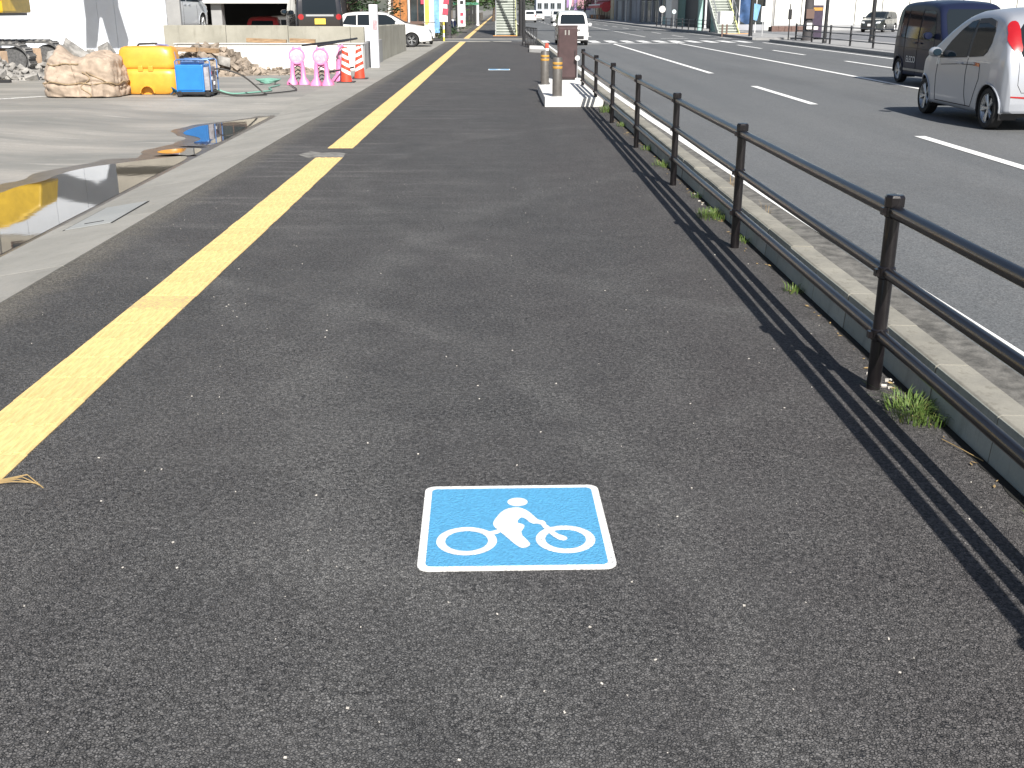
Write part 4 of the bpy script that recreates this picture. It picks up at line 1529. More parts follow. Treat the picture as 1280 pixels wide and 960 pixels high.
# ------------------------------------------------------------------ lot: bag, tank, generator, barriers, cones
def make_bag(loc):
    t = thing('bulk_bag', 'large crumpled beige bulk bag tied with rope, standing on the lot', 'bag', loc)
    a, bb, h = .76, .60, .80
    nu, nv = 130, 80
    vs, fs = [], []

    def pt(u, v, off=0):
        th = 2 * PI * u
        ph = v                       # 0 bottom .. 1 top
        if ph < .12:
            rr = .80 + .17 * (ph / .12) ** .5
            z = .02 * ph / .12
        elif ph < .72:
            q = (ph - .12) / .60
            rr = .97 + .06 * math.sin(PI * q) - .10 * q
            z = .02 + .62 * q
        else:
            q = (ph - .72) / .28
            rr = (.87) * math.cos(q * PI / 2 * .985) ** .8
            z = .64 + .13 * math.sin(q * PI / 2)
        ct, stt = math.cos(th), math.sin(th)
        e = 4.2
        k = (abs(ct) ** e + abs(stt) ** e) ** (-1 / e)
        p = Vector((a * rr * ct * k * .98, bb * rr * stt * k * .98, z))
        # ears of cloth gathered at the top
        top = max(0, (ph - .55) / .45)
        p.z += top * (.30 * math.exp(-((p.x + .50) ** 2 + (p.y * .5) ** 2) / .022) + .10 * math.exp(-((p.x - .28) ** 2) / .05))
        p.z -= top * .10 * math.exp(-((p.x + .02) ** 2) / .03)
        # soft bulges, then long thin creases
        w = .05 * nz(p, 2.3) + .022 * nz(p + Vector((4, 4, 4)), 6.0)
        for m_, (sx_, sy_, sz_, f_, dp, wd) in enumerate(((1.1, 1.1, .35, 2.6, .034, .16), (.6, .6, 1.2, 2.2, .026, .16), (1.2, 1.2, .6, 5.0, .018, .18), (.8, .8, 1.2, 7.0, .009, .2), (1.5, 1.5, .45, 7.0, .012, .2))):
            q_ = nz((p.x * sx_ + .8 * p.z * (m_ % 2) + m_ * 3.7, p.y * sy_ + m_, p.z * sz_ + .35 * p.x), f_)
            w += dp * (.35 - math.exp(-(q_ / wd) ** 2))
        w -= .035 * math.exp(-((p.z - .27 - .04 * math.sin(6 * p.x)) / .025) ** 2)
        d = Vector((ct, stt, .25 + top)).normalized()
        p += d * (w * (1 if ph > .1 else ph / .1) + off)
        p.z = max(p.z, .0)
        return p
    for j in range(nv + 1):
        for i in range(nu):
            vs.append(pt(i / nu, j / nv))
    for j in range(nv):
        for i in range(nu):
            q = (i + 1) % nu
            fs.append((j * nu + i, j * nu + q, (j + 1) * nu + q, (j + 1) * nu + i))
    fs.append(tuple(nv * nu + i for i in range(nu)))
    MB().add(vs, fs).build('cloth', TANBAG, t, smooth=True)
    MB().tube([pt(i / 60, .36 + .02 * math.sin(i), .012) for i in range(61)], .011, 6, False).build('rope', ROPE, t, smooth=True)
    MB().tube([pt(.78 + .02 * math.sin(j * .7), .06 + .5 * j / 14, .012) for j in range(15)], .010, 6).build('rope', ROPE, t, smooth=True)
    MB().tube([pt(.79 + .10 * j / 14, .56 - .25 * j / 14, .012) for j in range(15)], .010, 6).build('rope', ROPE, t, smooth=True)
    MB().tube([pt(.60 + .16 * j / 12, .70 - .02 * math.sin(j * .5), .014) for j in range(13)], .012, 6).build('rope', ROPE, t, smooth=True)
    return t


make_bag((-8.06, 22.0, 0))


def superring(hx, hy, z, e=5, n=48, cx=0):
    out = []
    for k in range(n):
        th = 2 * PI * k / n
        ct, st_ = math.cos(th), math.sin(th)
        q = (abs(ct) ** e + abs(st_) ** e) ** (-1 / e)
        out.append((cx + hx * ct * q, hy * st_ * q, z))
    return out


tank = thing('plastic_tank', 'orange plastic two part tank between the beige bag and the blue generator', 'tank', (-7.0, 22.55, 0))
prof = [(0, .53, .24), (.015, .57, .28), (.06, .60, .31), (.20, .615, .325), (.38, .61, .32), (.45, .59, .305), (.475, .565, .285), (.485, .545, .27),
        (.50, .545, .27), (.51, .565, .285), (.535, .575, .295), (.58, .575, .295), (.72, .56, .285), (.84, .535, .265), (.895, .49, .235), (.915, .43, .19), (.92, .30, .10)]
lo = MB().loft([superring(hx, hy, z) for z, hx, hy in prof])
to = lo.build('shell', ORANGE, None, smooth=True)
cut = MB().lathe([(0, -.5), (.13, -.5), (.13, -.19), (0, -.19)], 24, (0, 0, .035), 'y').build('cutter', ORANGED)
bo = to.modifiers.new('b', 'BOOLEAN')
bo.object = cut
bo.operation = 'DIFFERENCE'
bo.solver = 'EXACT'
dg = bpy.context.evaluated_depsgraph_get()
me2 = bpy.data.meshes.new_from_object(to.evaluated_get(dg))
to.modifiers.clear()
to.data = me2
for p in me2.polygons:
    p.use_smooth = True
me2.set_sharp_from_angle(angle=R(35))
bpy.data.objects.remove(cut)
to.parent = tank
MB().lathe([(.128, -.335), (.150, -.338), (.155, -.325), (.150, -.31)], 20, (0, 0, .035), 'y', 0, PI).build('recess_rim', ORANGE, tank, smooth=True)
for x in (-.10, .10):
    MB().box((x, -.285, .50), (.10, .07, .11)).build('clip', ORANGE, tank, bevel=.015)
MB().tube([(-.20, -.03, .915), (-.16, -.03, .955), (.10, -.03, .965), (.20, -.03, .965)], .020, 8).build('handle', BLACKP, tank, smooth=True)
PURPB = mat('blue_grey_strap', (.16, .16, .30), .6)
MB().tube([(.16, -.02, .95), (.40, -.06, .93), (.53, -.10, .80), (.585, -.12, .55), (.625, -.12, .3), (.62, -.14, .05)], .020, 8).build('strap', PURPB, tank, smooth=True)
MB().bx(-.605, -.47, -.30, -.285, .07, .21).build('label_patch', ORANGED, tank)
b = MB()
for k in range(4):
    b.tube([(-6.52 + .03 * k, 22.15, .02 + .02 * k), (-6.42, 22.05 - .05 * k, .07 + .03 * k), (-6.36 + .02 * k, 22.1, .03), (-6.30, 22.3, .10)], .014, 6)
tag(b.build('hose_coil', CYAN, smooth=True), 'blue rope heap lying between orange tank and blue generator', 'rope')

gen = thing('generator', 'blue boxy portable generator with tube frame and small wheels', 'generator', (-5.92, 21.95, 0))
MB().bx(-.345, .20, -.28, .28, .09, .60).build('housing', GENB, gen, bevel=.025)
MB().bx(-.315, .17, -.296, -.281, .13, .56).build('front_panel', GENB, gen, bevel=.008)
MB().bx(.203, .30, -.26, .26, .12, .55).build('control_panel', mat('panel_grey', (.30, .29, .31), .5, var=.3, vscale=9), gen, bevel=.01)
for z, yv, m in ((.44, -.15, RED), (.44, .02, BLACKP), (.34, -.1, PLATEW), (.24, -.15, BLACKP), (.24, .08, PLATEW)):
    MB().bx(.301, .325, yv - .035, yv + .035, z - .03, z + .03).build('switch', m, gen, bevel=.004)
MB().bx(-.36, .31, -.29, .29, .045, .092).build('skid', BLACKM, gen, bevel=.01)
for yv in (-.27, .27):
    MB().tube([(-.33, yv, .55), (-.33, yv, .66), (-.29, yv, .69), (.30, yv, .69), (.335, yv, .66), (.335, yv, .10)], .014, 8).build('frame_tube', GENBD, gen, smooth=True)
for x in (-.29, .05, .30):
    MB().tube([(x, -.27, .69), (x, .27, .69)], .013, 8).build('frame_tube', GENBD, gen, smooth=True)
MB().bx(-.25, .12, -.2, .2, .601, .655).build('top_cover', GENBD, gen, bevel=.015)
MB().lathe([(0, 0), (.045, 0), (.045, .03), (0, .035)], 14, (-.02, 0, .656)).build('fuel_cap', BLACKP, gen, smooth=True)
gw = MB().lathe([(0, -.025), (.04, -.03), (.055, -.02), (.055, .02), (.04, .03), (0, .025)], 16, (0, 0, 0), 'y').mesh('wheel', RUBBER, smooth=True)
for x in (-.28, .26):
    for yv in (-.29, .29):
        link('wheel', gw, gen, (x, yv, .055))


def hose(name, label, pts, r, m, cat='hose'):
    # smooth through points
    P = [Vector(p) for p in pts]
    out = []
    for i in range(len(P) - 1):
        p0, p1, p2, p3 = P[max(0, i - 1)], P[i], P[i + 1], P[min(len(P) - 1, i + 2)]
        for k in range(8):
            t = k / 8
            out.append(.5 * ((2 * p1) + (p2 - p0) * t + (2 * p0 - 5 * p1 + 4 * p2 - p3) * t * t + (3 * p1 - p0 - 3 * p2 + p3) * t ** 3))
    out.append(P[-1])
    return tag(MB().tube(out, r, 7).build(name, m, smooth=True), label, cat)


hose('hose', 'black looping hose bulging up from the generator side', [(-5.58, 22.0, .50), (-5.40, 22.0, .50), (-5.05, 22.1, .36), (-4.72, 22.2, .06), (-4.62, 22.1, .025),
                                                    (-4.75, 21.9, .02), (-5.2, 21.8, .02), (-5.62, 21.85, .12)], .016, HOSEB)
hose('hose', 'pale green hose lying on the lot from generator to pink barriers', [(-5.62, 22.25, .10), (-5.35, 22.3, .02), (-5.0, 22.6, .02), (-4.75, 23.2, .02), (-4.95, 24.0, .02), (-4.9, 24.9, .02)], .016, HOSEG)
hose('hose', 'thin black cable running from hose loop to barriers', [(-4.70, 22.25, .02), (-4.45, 22.6, .02), (-4.25, 23.3, .02), (-4.5, 24.3, .03), (-4.75, 25.2, .05)], .012, HOSEB)
b = MB()
for k in range(7):
    a = k * .9
    b.tube([(-5.25 + .3 * math.cos(a + q * .5) * (.5 + .07 * k), 25.4 + .2 * math.sin(a + q * .5), .03 + .011 * k + .02 * abs(math.sin(q + k))) for q in range(12)], .014, 6)
tag(b.build('hose_coil', HOSEG, smooth=True), 'tangled pale green hose heap beside the pink barriers', 'hose')


def stand(label, loc, rz):
    t = thing('barrier_stand', label, 'barrier', loc, rz, 'pink plastic barrier stands')
    for sx in (-1, 1):
        MB().loft([superring(.125, .16, 0, 4, 20, sx * .135), superring(.12, .15, .05, 4, 20, sx * .135), superring(.055, .07, .16, 3, 20, sx * .12),
                   superring(.045, .055, .40, 3, 20, sx * .115), superring(.05, .055, .50, 3, 20, sx * .10)]).build('foot', PINK, t, smooth=True)
    MB().lathe([(0, -.045), (.15, -.05), (.175, -.035), (.18, 0), (.175, .035), (.15, .05), (0, .045)], 28, (0, 0, .62), 'y').build('plate', PINKW, t, smooth=True)
    MB().lathe([(.150, -.058), (.178, -.058), (.182, -.045), (.150, -.045)], 28, (0, 0, .62), 'y').build('plate_rim', PINK, t, smooth=True)
    for sx in (-1, 1):
        MB().lathe([(.028, .76), (.028, .80), (.018, .825), (0, .83)], 12, (sx * .07, 0, 0)).build('peg', PINK, t, smooth=True)
    b = MB()
    for k in range(4):
        z = .10 + .085 * k
        b.tube([(-.07, -.02, z), (0, -.05, z + .05), (.07, -.02, z + .02), (.0, .03, z + .055)], .012, 6)
    b.build('chain', BLACKP, t, smooth=True)
    MB().bx(-.11, .11, -.02, .02, .40, .47).build('cross_bar', PINK, t, bevel=.01)
    return t


stand('leftmost pink plastic barrier stand beside the green hose heap', (-4.56, 25.35, 0), .05)
stand('middle pink plastic barrier stand with the wide pale plate', (-3.97, 25.0, 0), -.1)
stand('pink barrier stand turned sideways beside the red cones', (-3.75, 26.6, 0), 1.1)
hose('pole', 'dark pipe lying on top of the two front pink stands', [(-4.45, 25.5, .84), (-4.0, 26.3, .88), (-3.55, 27.2, .93)], .024, BLACKM, 'pipe')
hose('pole', 'shorter dark pipe sloping from middle stand to the cones', [(-4.02, 25.0, .84), (-3.7, 26.1, .90), (-3.42, 27.1, .95)], .024, BLACKM, 'pipe')
hose('pole', 'dark pipe low behind the pink stands', [(-4.0, 25.6, .24), (-3.7, 26.4, .27), (-3.5, 26.9, .30)], .020, BLACKM, 'pipe')


def cone(label, loc, tilt):
    t = thing('traffic_cone', label, 'cone', loc, 0, 'red and white cones by the low wall')
    H, r0, r1 = .76, .135, .065
    MB().prism(rrect(.20, .03), 0, .03).build('base', BLACKP, t, bevel=.006)

    def rad(z):
        return r0 + (r1 - r0) * z / H
    zs = [.03, .22, .30, .38, .46, .54, .62, .70, H]
    for i, (a, b_) in enumerate(zip(zs, zs[1:])):
        tl = tilt
        rings = []
        for z in (a, b_):
            rr = rad(z)
            rings.append([(rr * math.cos(k * PI / 12), rr * math.sin(k * PI / 12), z + (tl * math.cos(k * PI / 12) * rr if .1 < z < .75 else 0)) for k in range(24)])
        bb = MB().loft(rings, False)
        bb.build('stripe' if i % 2 else 'sleeve', CONEW if i % 2 else CONER, t, smooth=True)
    MB().lathe([(r1, H), (r1 * .9, H + .02), (.03, H + .03), (0, H + .03)], 20).build('tip', CONER, t, smooth=True)
    return t


cone('front red and white striped cone beside the pink stands', (-3.56, 25.95, 0), -.5)
cone('rear red and white striped cone half hidden behind the front cone', (-3.42, 27.3, 0), .5)

# ------------------------------------------------------------------ rubble
def chunk(b, c, s, q):
    pts = []
    M = Matrix.Rotation(q.uniform(0, 2 * PI), 3, 'Z') @ Matrix.Rotation(q.uniform(-.9, .9), 3, 'X') @ Matrix.Rotation(q.uniform(-.9, .9), 3, 'Y')
    d = (s * q.uniform(.7, 1.5), s * q.uniform(.6, 1.2), s * q.uniform(.35, .9))
    for sz in (-1, 1):
        for sx, sy in ((-1, -1), (1, -1), (1, 1), (-1, 1)):
            p = Vector((sx * d[0] * q.uniform(.3, .55), sy * d[1] * q.uniform(.3, .55), sz * d[2] * q.uniform(.35, .55)))
            pts.append(M @ p + Vector(c))
    b.add(pts, [(3, 2, 1, 0), (4, 5, 6, 7), (0, 1, 5, 4), (1, 2, 6, 5), (2, 3, 7, 6), (3, 0, 4, 7)])


def heap(label, cx, cy, rx, ry, h, n, smin, smax, m, seed):
    q = random.Random(seed)
    b = MB()
    # earthy core
    vs, fs = [], []
    nx = 26
    for j in range(nx + 1):
        for i in range(nx + 1):
            x, y2 = -1 + 2 * i / nx, -1 + 2 * j / nx
            r = math.hypot(x, y2)
            z = h * max(0, 1 - r * r) * (.75 + .5 * nz((x * 2 + seed, y2 * 2, 0))) + .05 * nz((x * 9, y2 * 9, seed)) - .02
            vs.append((cx + x * rx, cy + y2 * ry, z))
    for j in range(nx):
        for i in range(nx):
            a = j * (nx + 1) + i
            fs.append((a, a + 1, a + nx + 2, a + nx + 1))
    b.add(vs, fs)
    for i in range(n):
        r = q.random() ** .5
        a = q.uniform(0, 2 * PI)
        x, y2 = r * math.cos(a), r * math.sin(a)
        z = h * max(0, 1 - r * r) * (.75 + .5 * nz((x * 2 + seed, y2 * 2, 0)))
        s = smin + (smax - smin) * q.random() ** 2.2
        chunk(b, (cx + x * rx, cy + y2 * ry, z + s * .15), s, q)
    o = b.build('rubble', m, kind='stuff')
    o['label'] = label
    return o


heap('pale grey broken concrete heap in front of the excavator', -13.0, 27.3, 2.0, 1.0, .62, 420, .05, .26, RUB1, 3)
heap('grey rubble heap below the white hoarding behind the bag', -10.6, 29.6, 1.7, .9, .55, 380, .05, .30, RUB1, 4)
heap('mixed rubble heap with rust and tan bits behind the generator', -7.9, 29.3, 1.7, 1.1, .72, 520, .05, .26, RUB2, 5)
heap('thin spread of crumbs in front of the low white wall', -5.9, 29.9, 1.9, .9, .10, 260, .03, .12, RUB2, 6)
q = random.Random(9)
for k, (x, y2, z, s, lab) in enumerate(((-10.9, 29.0, .50, .62, 'large flat grey concrete slab on the rubble behind the bag'),
                                      (-10.1, 29.2, .55, .5, 'broken pale concrete block above the orange tank'),
                                      (-11.4, 29.3, .42, .5, 'dark grey slab chunk by the excavator track'),
                                      (-7.0, 28.6, .35, .42, 'pale squarish concrete chunk right of the generator'),
                                      (-8.7, 28.7, .45, .38, 'light concrete lump behind the orange tank'))):
    b = MB()
    chunk(b, (0, 0, 0), s, q)
    tag(b.build('concrete_chunk', RUB1, bevel=.012, loc=(x, y2, z)), lab, 'concrete chunk', 'large concrete chunks on the rubble')
for k, (x, y2, z, L, a, lab) in enumerate(((-8.1, 28.5, .66, .9, .2, 'tan board lying across the rubble heap'), (-7.5, 28.9, .62, .7, -.4, 'short orange brown board on the rubble'),
                                         (-6.5, 31.61, .778, 1.1, .02, 'tan plank on top of the low white wall'), (-5.5, 31.61, .778, .7, -.03, 'second brown plank on the low white wall'))):
    o = MB().box((0, 0, 0), (L, .16, .11)).build('plank', WOOD, bevel=.008, loc=(x, y2, z), rot=(0, .04, a))
    tag(o, lab, 'plank', 'scrap boards by the wall')
tag(MB().bx(-14.4, -11.35, 26.02, 26.14, 0, .07).build('steel_bar', BLACKM, bevel=.008), 'long dark steel bar on the ground before the grey heap', 'steel bar')
b = MB().tube([(-.28, 0, .0), (-.28, 0, .22), (.28, 0, .22), (.28, 0, 0)], .018, 6)
tag(b.build('wire_frame', STEEL, smooth=True, loc=(-7.95, 28.9, .55)), 'small bent metal frame sticking out of the rubble', 'metal frame')

# ------------------------------------------------------------------ excavator
ex = thing('excavator', 'yellow crawler excavator at the left edge behind the grey rubble', 'excavator', (-13.55, 29.6, 0))


def track(yc, w, name='track'):
    L, h, x0 = 2.9, .80, -1.0
    # oval centre line
    path = []
    r = h / 2
    xa, xb = -1.35, 1.75 - r
    path = [(xb + r * math.sin(a), r - r * math.cos(a)) for a in [PI * k / 12 for k in range(13)]]
    path += [(xb - (xb - xa) * k / 10, h) for k in range(1, 10)]
    path += [(xa - r * math.sin(a), r + r * math.cos(a)) for a in [PI * k / 12 for k in range(13)]]
    path += [(xa + (xb - xa) * k / 10, 0) for k in range(1, 10)]
    tr = MB()
    inner = [(x * .985 if abs(x) > 1 else x, r + (z - r) * .86) for x, z in path]
    vs, fs = [], []
    n = len(path)
    for (x, z), (xi, zi) in zip(path, inner):
        vs += [(x, yc - w / 2, z), (x, yc + w / 2, z), (xi, yc - w / 2, zi), (xi, yc + w / 2, zi)]
    for k in range(n):
        a, c = 4 * k, 4 * ((k + 1) % n)
        fs += [(a, c, c + 1, a + 1), (a + 2, a + 3, c + 3, c + 2), (a, a + 2, c + 2, c), (a + 1, c + 1, c + 3, a + 3)]
    t = tr.add(vs, fs).build(name, TRACKM, ex)
    # shoes
    tot = [0]
    P = [Vector((x, 0, z)) for x, z in path]
    Q = P + [P[0]]
    for a, c in zip(Q, Q[1:]):
        tot.append(tot[-1] + (c - a).length)
    ns = 44
    sh = MB().box((0, 0, .012), (.115, w, .024)).box((0, 0, .036), (.022, w, .026)).mesh('track_shoe', SHOE)
    for k in range(ns):
        s_ = tot[-1] * k / ns
        j = 0
        while tot[j + 1] < s_:
            j += 1
        f = (s_ - tot[j]) / (tot[j + 1] - tot[j])
        p = Q[j].lerp(Q[j + 1], f)
        d = (Q[j + 1] - Q[j]).normalized()
        nrm = Vector((d.z, 0, -d.x))
        ang = math.atan2(nrm.x, nrm.z)
        link('track_shoe', sh, t, (p.x, yc, p.z), (0, ang, 0))
    MB().bx(-1.25, 1.2, yc - w * .32, yc + w * .32, .13, .62).build('track_frame', DUSTB, t, bevel=.02)
    MB().bx(.62, .64, yc - w * .325, yc - w * .32 + .001, .13, .62).build('frame_rib', BLACKM, t)
    for x in (xa, xb):
        MB().lathe([(0, -w * .3), (r * .78, -w * .3), (r * .8, 0), (r * .78, w * .3), (0, w * .3)], 20, (x, yc, r), 'y').build('idler', TRACKM, t, smooth=True)
    return t


track(-1.05, .45)
track(1.05, .45)
MB().bx(-.9, .1, -.8, .8, .42, .80).build('undercarriage', BLACKM, ex, bevel=.03)
MB().lathe([(.55, .8), (.55, 1.44)], 24, (-.75, 0, 0)).build('swing_ring', BLACKM, ex, smooth=True)
hs = MB().prism([(-2.6, -1.15), (.95, -1.15), (1.10, -.85), (1.10, .85), (.95, 1.15), (-2.6, 1.15), (-2.85, .6), (-2.85, -.6)], 1.52, 2.45)
hs.build('house', EXY, ex, bevel=.05)
MB().bx(-2.4, .9, -1.08, 1.08, 1.45, 1.518).build('deck', BLACKM, ex)
MB().prism([(-1.3, 2.452), (1.55, 2.452), (1.45, 3.05), (.5, 3.6), (-1.3, 3.9)], -1.08, .1, lambda a, b_, z: (a, z, b_)).build('engine_cover', EXY, ex, bevel=.06)
MB().bx(-1.15, .05, -1.095, -1.083, 3.15, 3.5).build('grille', DUSTB, ex)
cb = MB().bx(-2.75, -1.32, -1.12, .05, 2.452, 4.0).build('cab', EXY, ex, bevel=.05)
MB().bx(-2.6, -1.47, -1.132, -1.122, 2.85, 3.8).build('cab_window', GLASS, cb)
MB().bx(-2.05, -1.98, -1.14, -1.133, 2.8, 3.85).build('window_post', BLACKM, cb)
# boom raised beside the cab, its stick holding unseen jaws shaped to cast the hoarding's shadow
def beam(secs, nm, par=ex):
    """secs: centre, half width (y), half depth (along the frame normal)"""
    P = [Vector(c) for c, w, d in secs]
    rings = []
    for i, (c, w, d) in enumerate(secs):
        t_ = (P[min(i + 1, len(P) - 1)] - P[max(0, i - 1)]).normalized()
        sd = t_.cross(Vector((0, 1, 0))).normalized()
        yv = Vector((0, 1, 0))
        rings.append([tuple(P[i] + yv * a * w + sd * b_ * d) for a, b_ in ((-1, -1), (1, -1), (1, 1), (-1, 1))])
    return MB().loft(rings).build(nm, EXY, par, bevel=.015)
beam([((-.80, .45, 2.3), .22, .28), ((-1.0, .45, 4.2), .22, .34), ((-.65, .45, 6.0), .21, .36), ((.4, .45, 7.3), .19, .30), ((2.1, .45, 7.75), .17, .22)], 'boom')
beam([((1.9, .42, 7.75), .17, .20), ((2.5, .42, 7.5), .18, .26), ((2.72, .42, 6.5), .16, .18)], 'stick')
jw = MB().box((2.715, .40, 6.02), (.97, .42, .94)).build('shadow_crusher', BLACKM, ex, bevel=.05)  # out of view, added as the shadow caster for the lower hoarding
for a0, a1, b0, b1 in ((2.24, 2.66, 2.13, 2.46), (2.71, 3.19, 2.88, 3.40)):
    MB().loft([[(x_, .40 + y_, 5.60) for x_, y_ in ((a0, -.17), (a1, -.17), (a1, .17), (a0, .17))],
               [(x_, .40 + y_, 4.62) for x_, y_ in ((b0, -.15), (b1, -.15), (b1, .15), (b0, .15))]]).build('shadow_jaw', BLACKM, jw, bevel=.02)
MB().tube([(-.45, .45, 2.6), (-.55, .45, 5.0)], .06, 10).build('ram', STEEL, ex, smooth=True)

# ------------------------------------------------------------------ hoardings and walls
hd = thing('hoarding', 'tall white sheet hoarding behind the excavator', 'hoarding', (-1.2, 34.6, 0))
x = -19.05
while x < -11.5:
    MB().bx(x + .004, x + 1.0085, 0, .045, .05, 5.0).build('panel', HOARD, hd, bevel=.006)
    x += 1.0125
for xx in (-18.9, -15.2, -11.08):
    MB().bx(xx, xx + .08, .05, .13, 0, 5.0).build('post', GALV, hd)
hd2 = thing('hoarding', 'lower white hoarding right of the excavator with a shadow on it', 'hoarding', (0, 34.6, 0))
for k in range(4):
    x = -12.15 + k * .5166
    MB().bx(x + .003, x + .513, 0, .045, .05, 2.45).build('panel', HOARD, hd2, bevel=.006)
MB().bx(-10.075, -9.66, .01, .16, 0, 2.52).build('end_post', GREYC, hd2, bevel=.01)

rw = thing('retaining_wall', 'beige concrete retaining wall behind the rubble and cars', 'wall', (0, 0, 0))
x = -9.75
k = 0
while x < -4.2:
    x1 = min(x + 1.8, -3.95)
    MB().bx(x + .005, x1 - .005, 33.0, 33.25, -.05, 1.13 - .008 * (x + 4) + .006 * math.sin(k * 2.1)).build('wall_panel', WALLC, rw, bevel=.012)
    x = x1
    k += 1
for k in range(4):
    y0 = 36.6 + 2.6 * k
    MB().bx(-4.15, -3.9, y0, y0 + 2.59, -.05, 1.10 - .02 * k).build('wall_panel', WALLC, rw, bevel=.012)
lw = thing('low_wall', 'low white rendered wall with an end return coloured grey as shade behind the pink stands', 'wall', (0, 0, 0))
MB().bx(-9.05, -3.82, 31.5, 31.72, -.05, .69).build('front_face', RENDER, lw, bevel=.012)
MB().bx(-4.02, -3.80, 31.725, 36.58, -.05, .70).build('shaded_return', GREYC, lw, bevel=.012)  # same white wall, its shaded side put into the colour as grey
MB().bx(-9.05, -3.80, 31.46, 31.76, .692, .72).build('coping', RENDER, lw, bevel=.006)
pp = thing('pier_post', 'square white concrete post standing on the end of the low wall', 'post', (-3.62, 32.7, 0))
MB().bx(-.12, .12, -.11, .11, 0, 1.74).build('shaft', mat('post_white', (.62, .62, .65), .7, var=.08), pp, bevel=.015)
MB().bx(-.02, .10, -.116, -.112, 1.05, 1.32).build('notice', mat('notice', (.45, .30, .32), .7, var=.3, vscale=20), pp)
# sloping ground of the raised lot
def zr(x):
    return .40 + .062 * (-4.16 - x)


b = MB()
for x0, x1, y0 in ((-26, -9.76, 34.9), (-9.75, -4.16, 33.26)):
    vs = [(x0, y0, zr(x0)), (x1, y0, zr(x1)), (x1, 47, zr(x1) - .15), (x0, 47, zr(x0) - .15)]
    b.add(vs + [(x, y, -.1) for x, y, z in vs], [(0, 1, 2, 3), (3, 2, 6, 7), (0, 3, 7, 4), (1, 5, 6, 2), (0, 4, 5, 1)])
o = b.build('raised_lot', LOT, kind='structure')
o['label'] = 'sloping paved lot held up by the concrete wall'


# ------------------------------------------------------------------ buildings
def box_part(p, nm, m, x0, x1, y0, y1, z0, z1, bev=0):
    return MB().bx(x0, x1, y0, y1, z0, z1).build(nm, m, p, bevel=bev)


WCACHE = {}


def window(p, face, c, w, h, gm=None, fm=None):
    """framed window on a wall: face is the outward direction '-y' or '-x'"""
    gm = gm or GLASSG
    fm = fm or GALV
    key = (round(w, 2), round(h, 2), gm.name, fm.name)
    if key not in WCACHE:
        t = .06
        f = MB()
        f.bx(-w / 2, w / 2, -.05, .02, -h / 2, -h / 2 + t).bx(-w / 2, w / 2, -.05, .02, h / 2 - t, h / 2)
        f.bx(-w / 2, -w / 2 + t, -.05, .02, -h / 2 + t, h / 2 - t).bx(w / 2 - t, w / 2, -.05, .02, -h / 2 + t, h / 2 - t)
        f.bx(-.025, .025, -.04, .02, -h / 2 + t, h / 2 - t)
        pn = MB().bx(-w / 2 + t, w / 2 - t, -.012, .01, -h / 2 + t, h / 2 - t)
        WCACHE[key] = (f.mesh('window', fm), pn.mesh('pane', gm))
    fme, pme = WCACHE[key]
    rot = {'-y': 0, '-x': -PI / 2, '+x': PI / 2}[face]
    o = link('window', fme, p, c, (0, 0, rot))
    link('pane', pme, o)
    return o


# apartment block with an open garage at ground level
ap = thing('apartment_building', 'beige block with dark open garage behind the retaining wall', 'building', (0, 0, 0))
box_part(ap, 'upper_storeys', BEIGE, -30, -8.2, 54, 68, 2.35, 12.5)
box_part(ap, 'garage_beam', WHITEW, -30.0, -8.2, 53.75, 53.995, 1.88, 2.6)
box_part(ap, 'garage_back', DARKW, -30, -8.2, 66, 66.3, 0, 2.349)
box_part(ap, 'garage_side', DARKW, -8.5, -8.2, 54.1, 65.99, 0, 2.349)
box_part(ap, 'garage_side', DARKW, -30, -29.7, 54.1, 65.99, 0, 2.349)
for xx in (-26, -20, -13.4):
    box_part(ap, 'pillar', GREYC, xx - .25, xx + .25, 54.1, 54.7, 0, 2.349, .02)
for z in (4.1, 6.9, 9.9):
    for xx in (-27, -24, -21.2, -19.6, -16, -13, -10):
        window(ap, '-y', (xx, 53.98, z), 1.3, 1.4, None, BROWNF)
    box_part(ap, 'ledge', BEIGE, -30.1, -8.1, 53.6, 53.99, z - 1.1, z - .98)
box_part(ap, 'roof', GREYC, -30.2, -8.0, 53.5, 68.2, 12.51, 12.8)

# small shop house on the left with glass door
sh = thing('shop_house', 'small cream shop with brown framed glass door left of the banners', 'shop', (0, 0, 0))
box_part(sh, 'wall', CREAM, -6.5, -3.9, 66, 76, 0, .8)
box_part(sh, 'upper_wall', BROWNF, -6.5, -3.9, 66.01, 76, .801, 5.4)
box_part(sh, 'roof', BROWNF, -8.4, -3.4, 65.4, 76.5, 5.41, 5.75)
for xx, w, m in ((-5.75, .9, WARMIN), (-4.75, .95, GLASSG)):
    window(sh, '-y', (xx, 65.97, 1.85), w, 1.9, m, BROWNF)
box_part(sh, 'pillar', WHITEW, -6.45, -6.28, 65.8, 65.99, 0, 3.2)
box_part(sh, 'pillar', WHITEW, -5.30, -5.20, 65.85, 65.99, .9, 2.8)
box_part(sh, 'awning', BROWNF, -6.5, -3.9, 65.3, 65.98, 2.85, 3.0)
box_part(sh, 'sill', BROWNF, -5.2, -4.0, 65.86, 65.985, .80, .90)
box_part(sh, 'notice_board', REDB, -4.55, -4.25, 65.90, 65.95, 1.9, 2.5)

